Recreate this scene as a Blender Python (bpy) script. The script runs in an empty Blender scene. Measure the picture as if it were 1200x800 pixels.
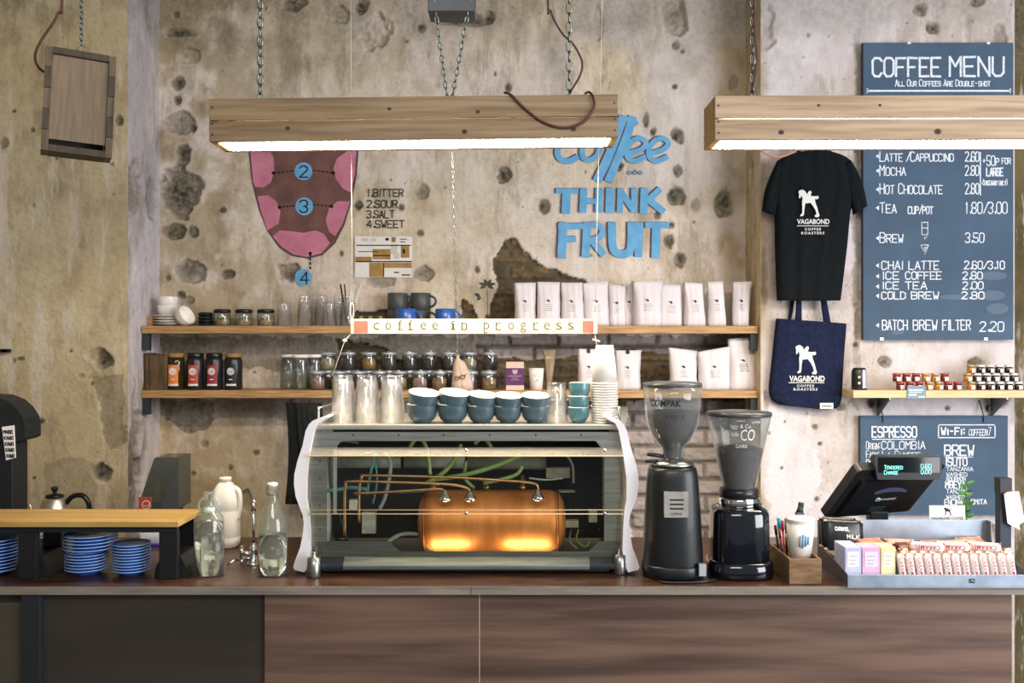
import bpy, math, random
import numpy as np
from mathutils import Vector, Matrix, Euler
random.seed(7)
SC = bpy.context.scene
COL = SC.collection
PI = math.pi
# ------------------------------------------------------------------ camera, sky, daylight, exposure
HC, F = 1.74, 1100.0            # eye height in metres, focal length in pixels of the 1200 px wide frame
cam = bpy.data.objects.new('camera', bpy.data.cameras.new('camera'))
cam.data.lens, cam.data.sensor_width = 36 * F / 1200, 36
cam.data.clip_start = .05
cam.location, cam.rotation_euler = (0, 0, HC), (PI / 2, 0, 0)
COL.objects.link(cam)
SC.camera = cam
SC.view_settings.view_transform = 'Standard'
SC.view_settings.look = 'None'
SC.view_settings.exposure = 0.0
SC.view_settings.gamma = 1.0
SC.view_settings.use_curve_mapping = False
SC.cycles.transparent_max_bounces = 40
SC.cycles.max_bounces = 14
wd = bpy.data.worlds.new('daylight')
SC.world = wd
wd.use_nodes = True
bg = wd.node_tree.nodes['Background']
bg.inputs[0].default_value = (.86, .93, 1, 1)
bg.inputs[1].default_value = .3


def area_light(name, loc, target, sx, sy, watts, colour):
    d = bpy.data.lights.new(name, 'AREA')
    d.shape, d.size, d.size_y, d.energy, d.color = 'RECTANGLE', sx, sy, watts, colour
    o = bpy.data.objects.new(name, d)
    o.location = loc
    o.rotation_euler = (Vector(target) - Vector(loc)).to_track_quat('-Z', 'Y').to_euler()
    COL.objects.link(o)
    return o


area_light('shopfront_daylight', (3.5, .5, 1.9), (.4, 3.6, 1.5), 2.4, 2.2, 190, (.93, .95, 1))
area_light('upper_wall_fill', (.2, -.6, 3.4), (-.2, 4.4, 2.7), 2.0, 1.0, 70, (1, .95, .86))  # unseen fill light added to lift the upper wall
LAMP_GLOW = 70
# ------------------------------------------------------------------ helpers


def W(px, py, Y):
    return Vector(((px - 600) * Y / F, Y, HC - (py - 400) * Y / F))


def lin(h):
    if isinstance(h, str):
        h = h.lstrip('#')
        c = [int(h[i:i + 2], 16) / 255 for i in (0, 2, 4)]
        return tuple((x / 12.92 if x <= .04045 else ((x + .055) / 1.055) ** 2.4) for x in c) + (1,)
    return tuple(h) + (1,)


def nodes(m):
    m.use_nodes = True
    nt = m.node_tree
    return nt, nt.nodes, nt.links


MATS = {}


def mat(name, c1, c2=None, scale=20, stretch=(1, 1, 1), rough=.5, metal=0, bump=0, bscale=None, spec=.5, trans=0,
        ior=1.45, emit=0, detail=4, lohi=(.35, .65), coat=0, sheen=0):
    if name in MATS:
        return MATS[name]
    m = bpy.data.materials.new(name)
    nt, N, L = nodes(m)
    b = N['Principled BSDF']
    b.inputs['Base Color'].default_value = lin(c1)
    b.inputs['Roughness'].default_value = rough
    b.inputs['Metallic'].default_value = metal
    b.inputs['Specular IOR Level'].default_value = spec
    b.inputs['Transmission Weight'].default_value = trans
    b.inputs['IOR'].default_value = ior
    b.inputs['Coat Weight'].default_value = coat
    b.inputs['Sheen Weight'].default_value = sheen
    if emit:
        b.inputs['Emission Color'].default_value = lin(c1)
        b.inputs['Emission Strength'].default_value = emit
    tc = N.new('ShaderNodeTexCoord')
    mp = N.new('ShaderNodeMapping')
    mp.inputs['Scale'].default_value = stretch
    L.new(tc.outputs['Object'], mp.inputs[0])
    if c2:
        nz = N.new('ShaderNodeTexNoise')
        nz.inputs['Scale'].default_value = scale
        nz.inputs['Detail'].default_value = detail
        L.new(mp.outputs[0], nz.inputs[0])
        rp = N.new('ShaderNodeValToRGB')
        rp.color_ramp.elements[0].position, rp.color_ramp.elements[1].position = lohi
        rp.color_ramp.elements[0].color, rp.color_ramp.elements[1].color = lin(c1), lin(c2)
        L.new(nz.outputs[0], rp.inputs[0])
        L.new(rp.outputs[0], b.inputs['Base Color'])
    if bump:
        n2 = N.new('ShaderNodeTexNoise')
        n2.inputs['Scale'].default_value = bscale or scale * 3
        n2.inputs['Detail'].default_value = 5
        L.new(mp.outputs[0], n2.inputs[0])
        bp = N.new('ShaderNodeBump')
        bp.inputs['Strength'].default_value = bump
        bp.inputs['Distance'].default_value = .004
        L.new(n2.outputs[0], bp.inputs['Height'])
        L.new(bp.outputs[0], b.inputs['Normal'])
    MATS[name] = m
    return m


def clear(name, tint, white=0, rough=.02, refl=1.0, wcol='#ffffff'):
    """thin clear glass or plastic: tinted see-through, a fresnel reflection, a share of milky scatter"""
    if name in MATS:
        return MATS[name]
    m = bpy.data.materials.new(name)
    nt, N, L = nodes(m)
    N.remove(N['Principled BSDF'])
    out = N['Material Output']
    t = N.new('ShaderNodeBsdfTransparent')
    t.inputs[0].default_value = lin(tint)
    g = N.new('ShaderNodeBsdfGlossy')
    g.inputs['Roughness'].default_value = rough
    fr = N.new('ShaderNodeFresnel')
    ge = N.new('ShaderNodeNewGeometry')
    mr = N.new('ShaderNodeMapRange')          # the same reflection from both sides of the thin wall
    mr.inputs[3].default_value, mr.inputs[4].default_value = 1.45, 1 / 1.45
    L.new(ge.outputs['Backfacing'], mr.inputs[0])
    L.new(mr.outputs[0], fr.inputs[0])
    mu = N.new('ShaderNodeMath')
    mu.operation = 'MULTIPLY'
    mu.inputs[1].default_value = refl
    L.new(fr.outputs[0], mu.inputs[0])
    mx = N.new('ShaderNodeMixShader')
    L.new(mu.outputs[0], mx.inputs[0])
    L.new(t.outputs[0], mx.inputs[1])
    L.new(g.outputs[0], mx.inputs[2])
    last = mx
    if white:
        d = N.new('ShaderNodeBsdfDiffuse')
        d.inputs[0].default_value = lin(wcol)
        m2 = N.new('ShaderNodeMixShader')
        m2.inputs[0].default_value = white
        L.new(mx.outputs[0], m2.inputs[1])
        L.new(d.outputs[0], m2.inputs[2])
        last = m2
    L.new(last.outputs[0], out.inputs[0])
    MATS[name] = m
    return m


class MB:
    """collects shapes and links them as one mesh object"""

    def __init__(s):
        s.v, s.f, s.m, s.sm = [], [], [], []

    def add(s, vs, fs, mi=0, smooth=False, M=None):
        k = len(s.v)
        s.v += [tuple(M @ Vector(p)) if M else tuple(p) for p in vs]
        for f in fs:
            s.f.append([i + k for i in f])
            s.m.append(mi)
            s.sm.append(smooth)
        return s

    def box(s, x0, x1, y0, y1, z0, z1, mi=0, M=None):
        vs = [(x, y, z) for z in (z0, z1) for y in (y0, y1) for x in (x0, x1)]
        return s.add(vs, [(0, 2, 3, 1), (4, 5, 7, 6), (0, 1, 5, 4), (2, 6, 7, 3), (0, 4, 6, 2), (1, 3, 7, 5)], mi, False, M)

    def lathe(s, prof, n=28, mi=0, M=None, smooth=True, cx=0, cy=0, cz=0, power=2.0, sx=1, sy=1):
        vs, fs, rows = [], [], []
        for r, z in prof:
            if r < 1e-6:
                rows.append([len(vs)])
                vs.append((cx, cy, cz + z))
            else:
                row = []
                for i in range(n):
                    a = 2 * PI * i / n
                    c, d = math.cos(a), math.sin(a)
                    q = (abs(c) ** power + abs(d) ** power) ** (-1 / power) if power != 2 else 1
                    row.append(len(vs))
                    vs.append((cx + r * c * q * sx, cy + r * d * q * sy, cz + z))
                rows.append(row)
        for a, b in zip(rows, rows[1:]):
            if len(a) == 1 and len(b) == 1:
                continue
            for i in range(n):
                j = (i + 1) % n
                if len(a) == 1:
                    fs.append((a[0], b[j], b[i]))
                elif len(b) == 1:
                    fs.append((a[i], a[j], b[0]))
                else:
                    fs.append((a[i], a[j], b[j], b[i]))
        return s.add(vs, fs, mi, smooth, M)

    def tube(s, pts, r, n=8, mi=0, closed=False, M=None, cap=True):
        pts = [Vector(p) for p in pts]
        k = len(pts)
        vs, fs = [], []
        up = None
        for i, p in enumerate(pts):
            a = pts[(i - 1) % k] if (closed or i) else p
            b = pts[(i + 1) % k] if (closed or i < k - 1) else p
            t = (b - a).normalized()
            if up is None:
                up = Vector((0, 0, 1)) if abs(t.z) < .9 else Vector((1, 0, 0))
            u = t.cross(up).normalized()
            up = u.cross(t).normalized()
            rr = r[i] if isinstance(r, (list, tuple)) else r
            for j in range(n):
                q = 2 * PI * j / n
                vs.append(p + (u * math.cos(q) + up * math.sin(q)) * rr)
        for i in range(k if closed else k - 1):
            for j in range(n):
                a, b = i * n, ((i + 1) % k) * n
                fs.append((a + j, a + (j + 1) % n, b + (j + 1) % n, b + j))
        if cap and not closed:
            fs.append(tuple(range(n))[::-1])
            fs.append(tuple((k - 1) * n + j for j in range(n)))
        return s.add(vs, fs, mi, True, M)

    def prism(s, poly, y0, y1, mi=0, M=None, axis='y', smooth=False):
        """a polygon of (x, z) extruded from y0 to y1 (axis 'x': polygon of (y, z); axis 'z': polygon of (x, y))"""
        k = len(poly)
        pt = {'y': lambda p, q: (p[0], q, p[1]), 'x': lambda p, q: (q, p[0], p[1]), 'z': lambda p, q: (p[0], p[1], q)}[axis]
        vs = [pt(p, y0) for p in poly] + [pt(p, y1) for p in poly]
        s.add(vs, [tuple(range(k)), tuple(range(2 * k - 1, k - 1, -1))], mi, False, M)
        return s.add(vs, [(i, k + i, k + (i + 1) % k, (i + 1) % k) for i in range(k)], mi, smooth, M)

    def flat(s, poly, y, mi=0):
        return s.add([(p[0], y, p[1]) for p in poly], [tuple(range(len(poly)))], mi)

    def disc(s, x, z, r, y, mi=0, n=24, rz=None):
        rz = rz or r
        return s.flat([(x + r * math.cos(2 * PI * i / n), z + rz * math.sin(2 * PI * i / n)) for i in range(n)], y, mi)

    def lens(s, left, right, d, mi=0, nu=14, fold=0, ff=9, seed=0, y=0, M=None, ex=.5, dfun=None):
        """cloth or pouch: closed lens between a left and a right edge of (x, z) points, bottom to top"""
        vs, fs = [], []
        nr = len(left)
        n = 2 * nu
        for i in range(nr):
            (xl, zl), (xr, zr) = left[i], right[i]
            t = i / (nr - 1)
            dd = dfun(t) if dfun else d
            for j in range(n):
                u = j / nu if j <= nu else (n - j) / nu
                sg = -1 if j <= nu else 1
                b = max(0, 1 - (2 * u - 1) ** 2) ** ex
                w = fold * math.sin(ff * u * PI + seed + 1.7 * t) * (1 - .5 * t)
                w += fold * .6 * math.sin(ff * 1.73 * u * PI + seed * 2 - 2.3 * t)
                vs.append((xl + (xr - xl) * u, y + sg * dd * b + w, zl + (zr - zl) * u))
        for i in range(nr - 1):
            for j in range(n):
                fs.append((i * n + j, i * n + (j + 1) % n, (i + 1) * n + (j + 1) % n, (i + 1) * n + j))
        fs.append(tuple(range(n))[::-1])
        fs.append(tuple((nr - 1) * n + j for j in range(n)))
        return s.add(vs, fs, mi, True, M)

    def build(s, name, mats, parent=None, org=None, bevel=0, seg=2, rot=None, loc=None):
        me = bpy.data.meshes.new(name)
        org = Vector(org) if org is not None else Vector((0, 0, 0))
        me.from_pydata([(a - org.x, b - org.y, c - org.z) for a, b, c in s.v], [], s.f)
        for m in (mats if isinstance(mats, (list, tuple)) else [mats]):
            me.materials.append(m)
        me.polygons.foreach_set('material_index', s.m)
        me.polygons.foreach_set('use_smooth', s.sm)
        me.update()
        o = bpy.data.objects.new(name, me)
        COL.objects.link(o)
        if parent:
            o.parent = parent
        else:
            o.location = org
        if loc is not None:
            o.location = loc
        if rot:
            o.rotation_euler = rot
        if bevel:
            b = o.modifiers.new('bevel', 'BEVEL')
            b.width, b.segments, b.limit_method, b.angle_limit = bevel, seg, 'ANGLE', .6
        return o


def tag(o, label, cat, group=None):
    o['label'], o['category'] = label, cat
    if group:
        o['group'] = group
    return o


def thing(name, loc, label, cat, group=None, rot=None):
    o = bpy.data.objects.new(name, None)
    o.empty_display_size = .05
    o.location = loc
    if rot:
        o.rotation_euler = rot
    COL.objects.link(o)
    return tag(o, label, cat, group)


def dup(root, loc, label, rot=None, group=None):
    r = root.copy()
    COL.objects.link(r)
    r.location = loc
    if rot is not None:
        r.rotation_euler = rot
    r['label'] = label
    if group:
        r['group'] = group
    for ch in list(root.children):
        c = ch.copy()
        COL.objects.link(c)
        c.parent = r
        for g in list(ch.children):
            d = g.copy()
            COL.objects.link(d)
            d.parent = c
    return r


class Maker:
    """first call moves the prototype, later calls copy it"""

    def __init__(s, proto):
        s.p, s.used = proto, False

    def __call__(s, loc, label, rot=None, group=None):
        if s.used:
            return dup(s.p, loc, label, rot, group)
        s.used = True
        s.p.location = loc
        if rot is not None:
            s.p.rotation_euler = rot
        s.p['label'] = label
        if group:
            s.p['group'] = group
        return s.p


def part_label(o, label):
    o['label'] = label
    return o


def struct(o):
    o['kind'] = 'structure'
    return o


ORD = ('first second third fourth fifth sixth seventh eighth ninth tenth eleventh twelfth thirteenth fourteenth '
       'fifteenth sixteenth seventeenth eighteenth nineteenth twentieth').split()

# hand lettering: strokes on a 4 x 6 grid
GL = {'A': '002640 1232', 'B': '00063645443303 3342413000', 'C': '4536160501103041', 'D': '00062645412000', 'E': '46060040 0333',
      'F': '460600 0333', 'G': '45361605011030414323', 'H': '0006 4046 0343', 'I': '2026', 'J': '3631201001', 'K': '0006 460340',
      'L': '060040', 'M': '0006234640', 'N': '00064046', 'O': '160501103041453616', 'P': '00063645443303',
      'Q': '160501103041453616 2240', 'R': '00063645443303 2340', 'S': '453616050413334241301001', 'T': '0646 2620',
      'U': '060110304146', 'V': '062046', 'W': '0610233046', 'X': '0046 0640', 'Y': '062346 2320', 'Z': '06460040',
      '0': '160501103041453616', '1': '152620', '2': '05163645440040', '3': '05163645443323 334241301001', '4': '30360242',
      '5': '460603334241301001', '6': '4536160501103041423303', '7': '064620',
      '8': '13040516364544331302011030414233', '9': '43130405163645413010', '/': '0046', '.': '10112110', ':': '1112 1415', '-': '1333',
      '(': '36240230', ')': '16242210', '<': '4105251541 4143450545 4103', '+': '1333 2224', ' ': ''}
NARROW = {'I': .45, '1': .7, '.': .4, ':': .5, ' ': .6, '/': .8, '(': .6, ')': .6, '<': .7}


def strokes(mb, text, x0, x1, z0, z1, y, lw, mi=0, jit=.12, lower=.72, shear=0):
    """write text in hand-drawn strokes inside the box x0..x1, z0..z1 on the plane y"""
    wd_ = [NARROW.get(c.upper(), 1.0) * (lower + .1 if c.islower() else 1) for c in text]
    unit = (x1 - x0) / (sum(wd_) * 1.3 - .3)
    x = x0
    k = 0
    for c, w in zip(text, wd_):
        sc = lower if c.islower() else 1
        g = GL.get(c.upper(), '')
        xoff = -1.2 / 4 * unit if c.upper() in 'I.' and c.upper() == 'I' else 0
        for st in g.split():
            p = []
            for i in range(0, len(st), 2):
                gx, gz = int(st[i]), int(st[i + 1])
                gx += random.uniform(-jit, jit)
                gz += random.uniform(-jit, jit)
                zz = z0 + (z1 - z0) * sc * gz / 6
                p.append((x + xoff + unit * (1 if c.upper() in NARROW and c.upper() != '1' else w) * gx / 4 + shear * (zz - z0), zz))
            for a, b in zip(p, p[1:]):
                dx, dz = b[0] - a[0], b[1] - a[1]
                l = math.hypot(dx, dz) or 1e-6
                ux, uz = dx / l * lw / 2, dz / l * lw / 2
                e = .7
                yy = y - .00002 * (k % 9)
                k += 1
                mb.add([(a[0] - ux * e - uz, yy, a[1] - uz * e + ux), (a[0] - ux * e + uz, yy, a[1] - uz * e - ux),
                        (b[0] + ux * e + uz, yy, b[1] + uz * e - ux), (b[0] + ux * e - uz, yy, b[1] + uz * e + ux)],
                       [(0, 1, 2, 3)], mi)
        x += unit * w * 1.3


def wpx(mb, text, px0, px1, py0, py1, Y, lw=1.4, mi=0, jit=.12, lower=.72, shear=0, off=0):
    a, b = W(px0, py1, Y), W(px1, py0, Y)
    strokes(mb, text, a.x, b.x, a.z, b.z, Y - off, lw * Y / F, mi, jit, lower, shear)


def hline(mb, px0, px1, py0, py1, Y, mi=0):
    a, b = W(px0, py1, Y), W(px1, py0, Y)
    mb.flat([(a.x, a.z), (b.x, a.z), (b.x, b.z), (a.x, b.z)], Y, mi)


def font_shape(text, bold=0, space=1.0):
    cu = bpy.data.curves.new('lettering', 'FONT')
    cu.body, cu.size, cu.offset, cu.space_character = text, 1, bold, space
    cu.resolution_u = 3
    o = bpy.data.objects.new('lettering', cu)
    COL.objects.link(o)
    dg = bpy.context.evaluated_depsgraph_get()
    me = bpy.data.meshes.new_from_object(o.evaluated_get(dg))
    vs = [tuple(v.co) for v in me.vertices]
    fs = [tuple(p.vertices) for p in me.polygons]
    bpy.data.objects.remove(o)
    bpy.data.curves.remove(cu)
    bpy.data.meshes.remove(me)
    return vs, fs


def fontbox(mb, text, x0, x1, z0, z1, y, mi=0, bold=0, space=1.0, M=None, shear=0):
    vs, fs = font_shape(text, bold, space)
    ax, bx = min(v[0] for v in vs), max(v[0] for v in vs)
    az, bz = min(v[1] for v in vs), max(v[1] for v in vs)
    q = [(x0 + (v[0] - ax) / (bx - ax) * (x1 - x0) + shear * (v[1] - az) / (bz - az) * (z1 - z0), y,
          z0 + (v[1] - az) / (bz - az) * (z1 - z0)) for v in vs]
    mb.add(q, fs, mi, False, M)


def fpx(mb, text, px0, px1, py0, py1, Y, mi=0, bold=0, space=1.0, off=0, shear=0):
    a, b = W(px0, py1, Y), W(px1, py0, Y)
    fontbox(mb, text, a.x, b.x, a.z, b.z, Y - off, mi, bold, space, None, shear)


HORSE = [(222, 355), (232, 345), (250, 340), (268, 352), (278, 372), (285, 360), (290, 352), (303, 348), (308, 358), (305, 372),
         (300, 382), (325, 385), (352, 383), (354, 400), (338, 405), (330, 400), (332, 425), (345, 460), (352, 490), (360, 512),
         (352, 524), (330, 522), (328, 512), (340, 505), (335, 480), (318, 450), (300, 428), (280, 432), (268, 430), (262, 470),
         (260, 500), (255, 515), (235, 517), (236, 507), (247, 498), (248, 460), (246, 425), (250, 400), (245, 385), (240, 378),
         (238, 392), (230, 400), (226, 390), (228, 372)]


def horse(mb, x0, x1, z0, z1, y, mi=0):
    mb.flat([(x0 + (a - 222) / 138 * (x1 - x0), z1 - (b - 340) / 184 * (z1 - z0)) for a, b in HORSE], y, mi)


def smooth_pts(pts, n=6):
    """Catmull-Rom through the points"""
    P = [Vector(p) for p in pts]
    out = []
    for i in range(len(P) - 1):
        p0, p1, p2, p3 = P[max(i - 1, 0)], P[i], P[i + 1], P[min(i + 2, len(P) - 1)]
        for k in range(n):
            t = k / n
            out.append(.5 * ((2 * p1) + (p2 - p0) * t + (2 * p0 - 5 * p1 + 4 * p2 - p3) * t * t + (3 * p1 - p0 - 3 * p2 + p3) * t ** 3))
    out.append(P[-1])
    return out


# ------------------------------------------------------------------ shared materials
white_paint = mat('white_paint', '#f4f1f2', '#ece7ea', 6, rough=.45)
steel = mat('brushed_steel', '#a9aca8', '#8f938f', 8, (1, 6, 30), rough=.32, metal=1, bump=.05, bscale=60)
chrome = mat('chrome', '#e2e2e2', rough=.08, metal=1)
wire = mat('galvanised_wire', '#7d8580', rough=.35, metal=1)
black_metal = mat('black_metal', '#17191a', rough=.45)
black_plastic = mat('black_plastic', '#141618', '#1b1d20', 30, rough=.32)
shelf_wood = mat('shelf_wood', '#bd9868', '#957048', 4, (2, 10, 30), rough=.55, bump=.12, bscale=16)
dark_wood = mat('counter_wood', '#523626', '#2c1c13', 5, (1.5, 12, 10), rough=.32, bump=.05)
chalk = mat('chalk', '#e6e9ee', '#c3ccd6', 90, rough=.9)
paper = mat('white_paper', '#ece8e4', '#e2ddda', 12, rough=.75)
ink = mat('black_ink', '#1a1a1c', rough=.8)
glass = clear('drinking_glass', '#fdfdfd', .05, .06, 2.0, '#ffffff')
jar_glass = clear('jar_glass', '#f2f5f4', .012, .03, 1.8)
acrylic = clear('clear_acrylic', '#f4f5ee', 0, .05, .8)
cup_white = mat('cup_white', '#f1ede6', '#e9e4dc', 20, rough=.25, coat=.3)
blue_glaze = mat('blue_glaze', '#2f61b4', '#28549c', 14, rough=.28, coat=.4)
# ------------------------------------------------------------------ plaster walls
YB, YL, YR = 4.40, 4.04, 4.14       # alcove wall, pier towards the kettle, pier with the menu board
XL, XR = -1.652, 1.097              # sides of the alcove


def vnoise(U, V, fr, seed):
    rs = np.random.RandomState(seed)
    T = rs.rand(128, 128)
    u, v = U * fr + 31.7, V * fr + 17.3
    iu, iv = np.floor(u).astype(int), np.floor(v).astype(int)
    a, b = u - iu, v - iv
    a, b = a * a * (3 - 2 * a), b * b * (3 - 2 * b)
    g = lambda i, j: T[i % 128, j % 128]
    return (g(iu, iv) * (1 - a) + g(iu + 1, iv) * a) * (1 - b) + (g(iu, iv + 1) * (1 - a) + g(iu + 1, iv + 1) * a) * b


def fbm(U, V, fr, seed, o=4):
    s, w, t = 0, 1, 0
    for k in range(o):
        s = s + w * vnoise(U, V, fr * 2 ** k, seed + k)
        t += w
        w *= .55
    return s / t


def sstep(a, b, x):
    t = np.clip((x - a) / (b - a), 0, 1)
    return t * t * (3 - 2 * t)


def inpoly(U, V, poly):
    c = np.zeros(U.shape, bool)
    n = len(poly)
    for i in range(n):
        (x1, y1), (x2, y2) = poly[i], poly[(i + 1) % n]
        cond = ((y1 > V) != (y2 > V)) & (U < (x2 - x1) * (V - y1) / (y2 - y1 + 1e-12) + x1)
        c ^= cond
    return c


def wall_mat(name, ca, cb, cc, chipc='#7a7364', chipd='#3c392f', och='#a8946f'):
    m = bpy.data.materials.new(name)
    nt, N, L = nodes(m)
    b = N['Principled BSDF']
    b.inputs['Roughness'].default_value = .85
    b.inputs['Specular IOR Level'].default_value = .25
    tc = N.new('ShaderNodeTexCoord')

    def noise(sc, det=5, st=(1, 1, 1), ro=.6):
        mp = N.new('ShaderNodeMapping')
        mp.inputs['Scale'].default_value = st
        L.new(tc.outputs['Object'], mp.inputs[0])
        n = N.new('ShaderNodeTexNoise')
        n.inputs['Scale'].default_value, n.inputs['Detail'].default_value, n.inputs['Roughness'].default_value = sc, det, ro
        L.new(mp.outputs[0], n.inputs[0])
        return n.outputs[0]

    def ramp(s, a, c):
        r = N.new('ShaderNodeMapRange')
        r.interpolation_type = 'SMOOTHSTEP'
        r.inputs[1].default_value, r.inputs[2].default_value = a, c
        L.new(s, r.inputs[0])
        return r.outputs[0]

    def mix(f, a, c):
        x = N.new('ShaderNodeMix')
        x.data_type = 'RGBA'
        for s, v in ((x.inputs[0], f), (x.inputs[6], a), (x.inputs[7], c)):
            if isinstance(v, (str, tuple)):
                s.default_value = lin(v)
            elif isinstance(v, (int, float)):
                s.default_value = v
            else:
                L.new(v, s)
        return x.outputs[2]

    def mul(a, c):
        x = N.new('ShaderNodeMath')
        x.operation = 'MULTIPLY'
        for s, v in ((x.inputs[0], a), (x.inputs[1], c)):
            if isinstance(v, (int, float)):
                s.default_value = v
            else:
                L.new(v, s)
        return x.outputs[0]
    at = N.new('ShaderNodeAttribute')
    at.attribute_name = 'wear_shade'
    sp = N.new('ShaderNodeSeparateColor')
    L.new(at.outputs[0], sp.inputs[0])
    a2 = N.new('ShaderNodeAttribute')
    a2.attribute_name = 'masonry'
    s2 = N.new('ShaderNodeSeparateColor')
    L.new(a2.outputs[0], s2.inputs[0])
    big = ramp(noise(1.6, 4), .38, .62)
    mid = ramp(noise(5.5, 6, (1.3, 1, .8)), .45, .7)
    fine = ramp(noise(30, 5), .35, .75)
    c = mix(big, ca, cb)
    c = mix(mul(mid, .65), c, cc)
    c = mix(mul(fine, .22), c, '#7d705e')
    c = mix(mul(ramp(noise(13, 7, (1, 1, .35)), .54, .72), .5), c, '#84745c')
    c = mix(mul(ramp(noise(3.2, 9, (1, 1, .55), .7), .55, .68), .5), c, '#8b7d66')
    c = mix(mul(ramp(noise(75, 4), .62, .7), .6), c, '#6a5d4a')
    c = mix(mul(ramp(noise(7, 8, (1.6, 1, .3), .7), .52, .62), .5), c, '#ece0d6')
    c = mix(mul(ramp(noise(2.4, 9, (1.5, 1, .45), .75), .54, .62), .5), c, '#8f8268')
    c = mix(sp.outputs[1], c, mix(mid, och, '#83724f'))          # damp yellow stain
    c = mix(sp.outputs[2], c, mix(mul(mid, .5), '#d9d2d6', '#b9b0b2'))        # old whitewash
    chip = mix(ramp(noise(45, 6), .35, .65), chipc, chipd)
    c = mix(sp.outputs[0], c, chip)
    bc = mix(ramp(noise(22, 6), .35, .65), '#7a684c', '#4c4334')
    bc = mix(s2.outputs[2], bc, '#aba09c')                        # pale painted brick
    bc = mix(s2.outputs[1], bc, '#5a5347')
    c = mix(s2.outputs[0], c, bc)
    L.new(c, b.inputs['Base Color'])
    bp = N.new('ShaderNodeBump')
    bp.inputs['Strength'].default_value, bp.inputs['Distance'].default_value = .8, .005
    L.new(noise(55, 8), bp.inputs['Height'])
    L.new(bp.outputs[0], b.inputs['Normal'])
    return m


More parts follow.
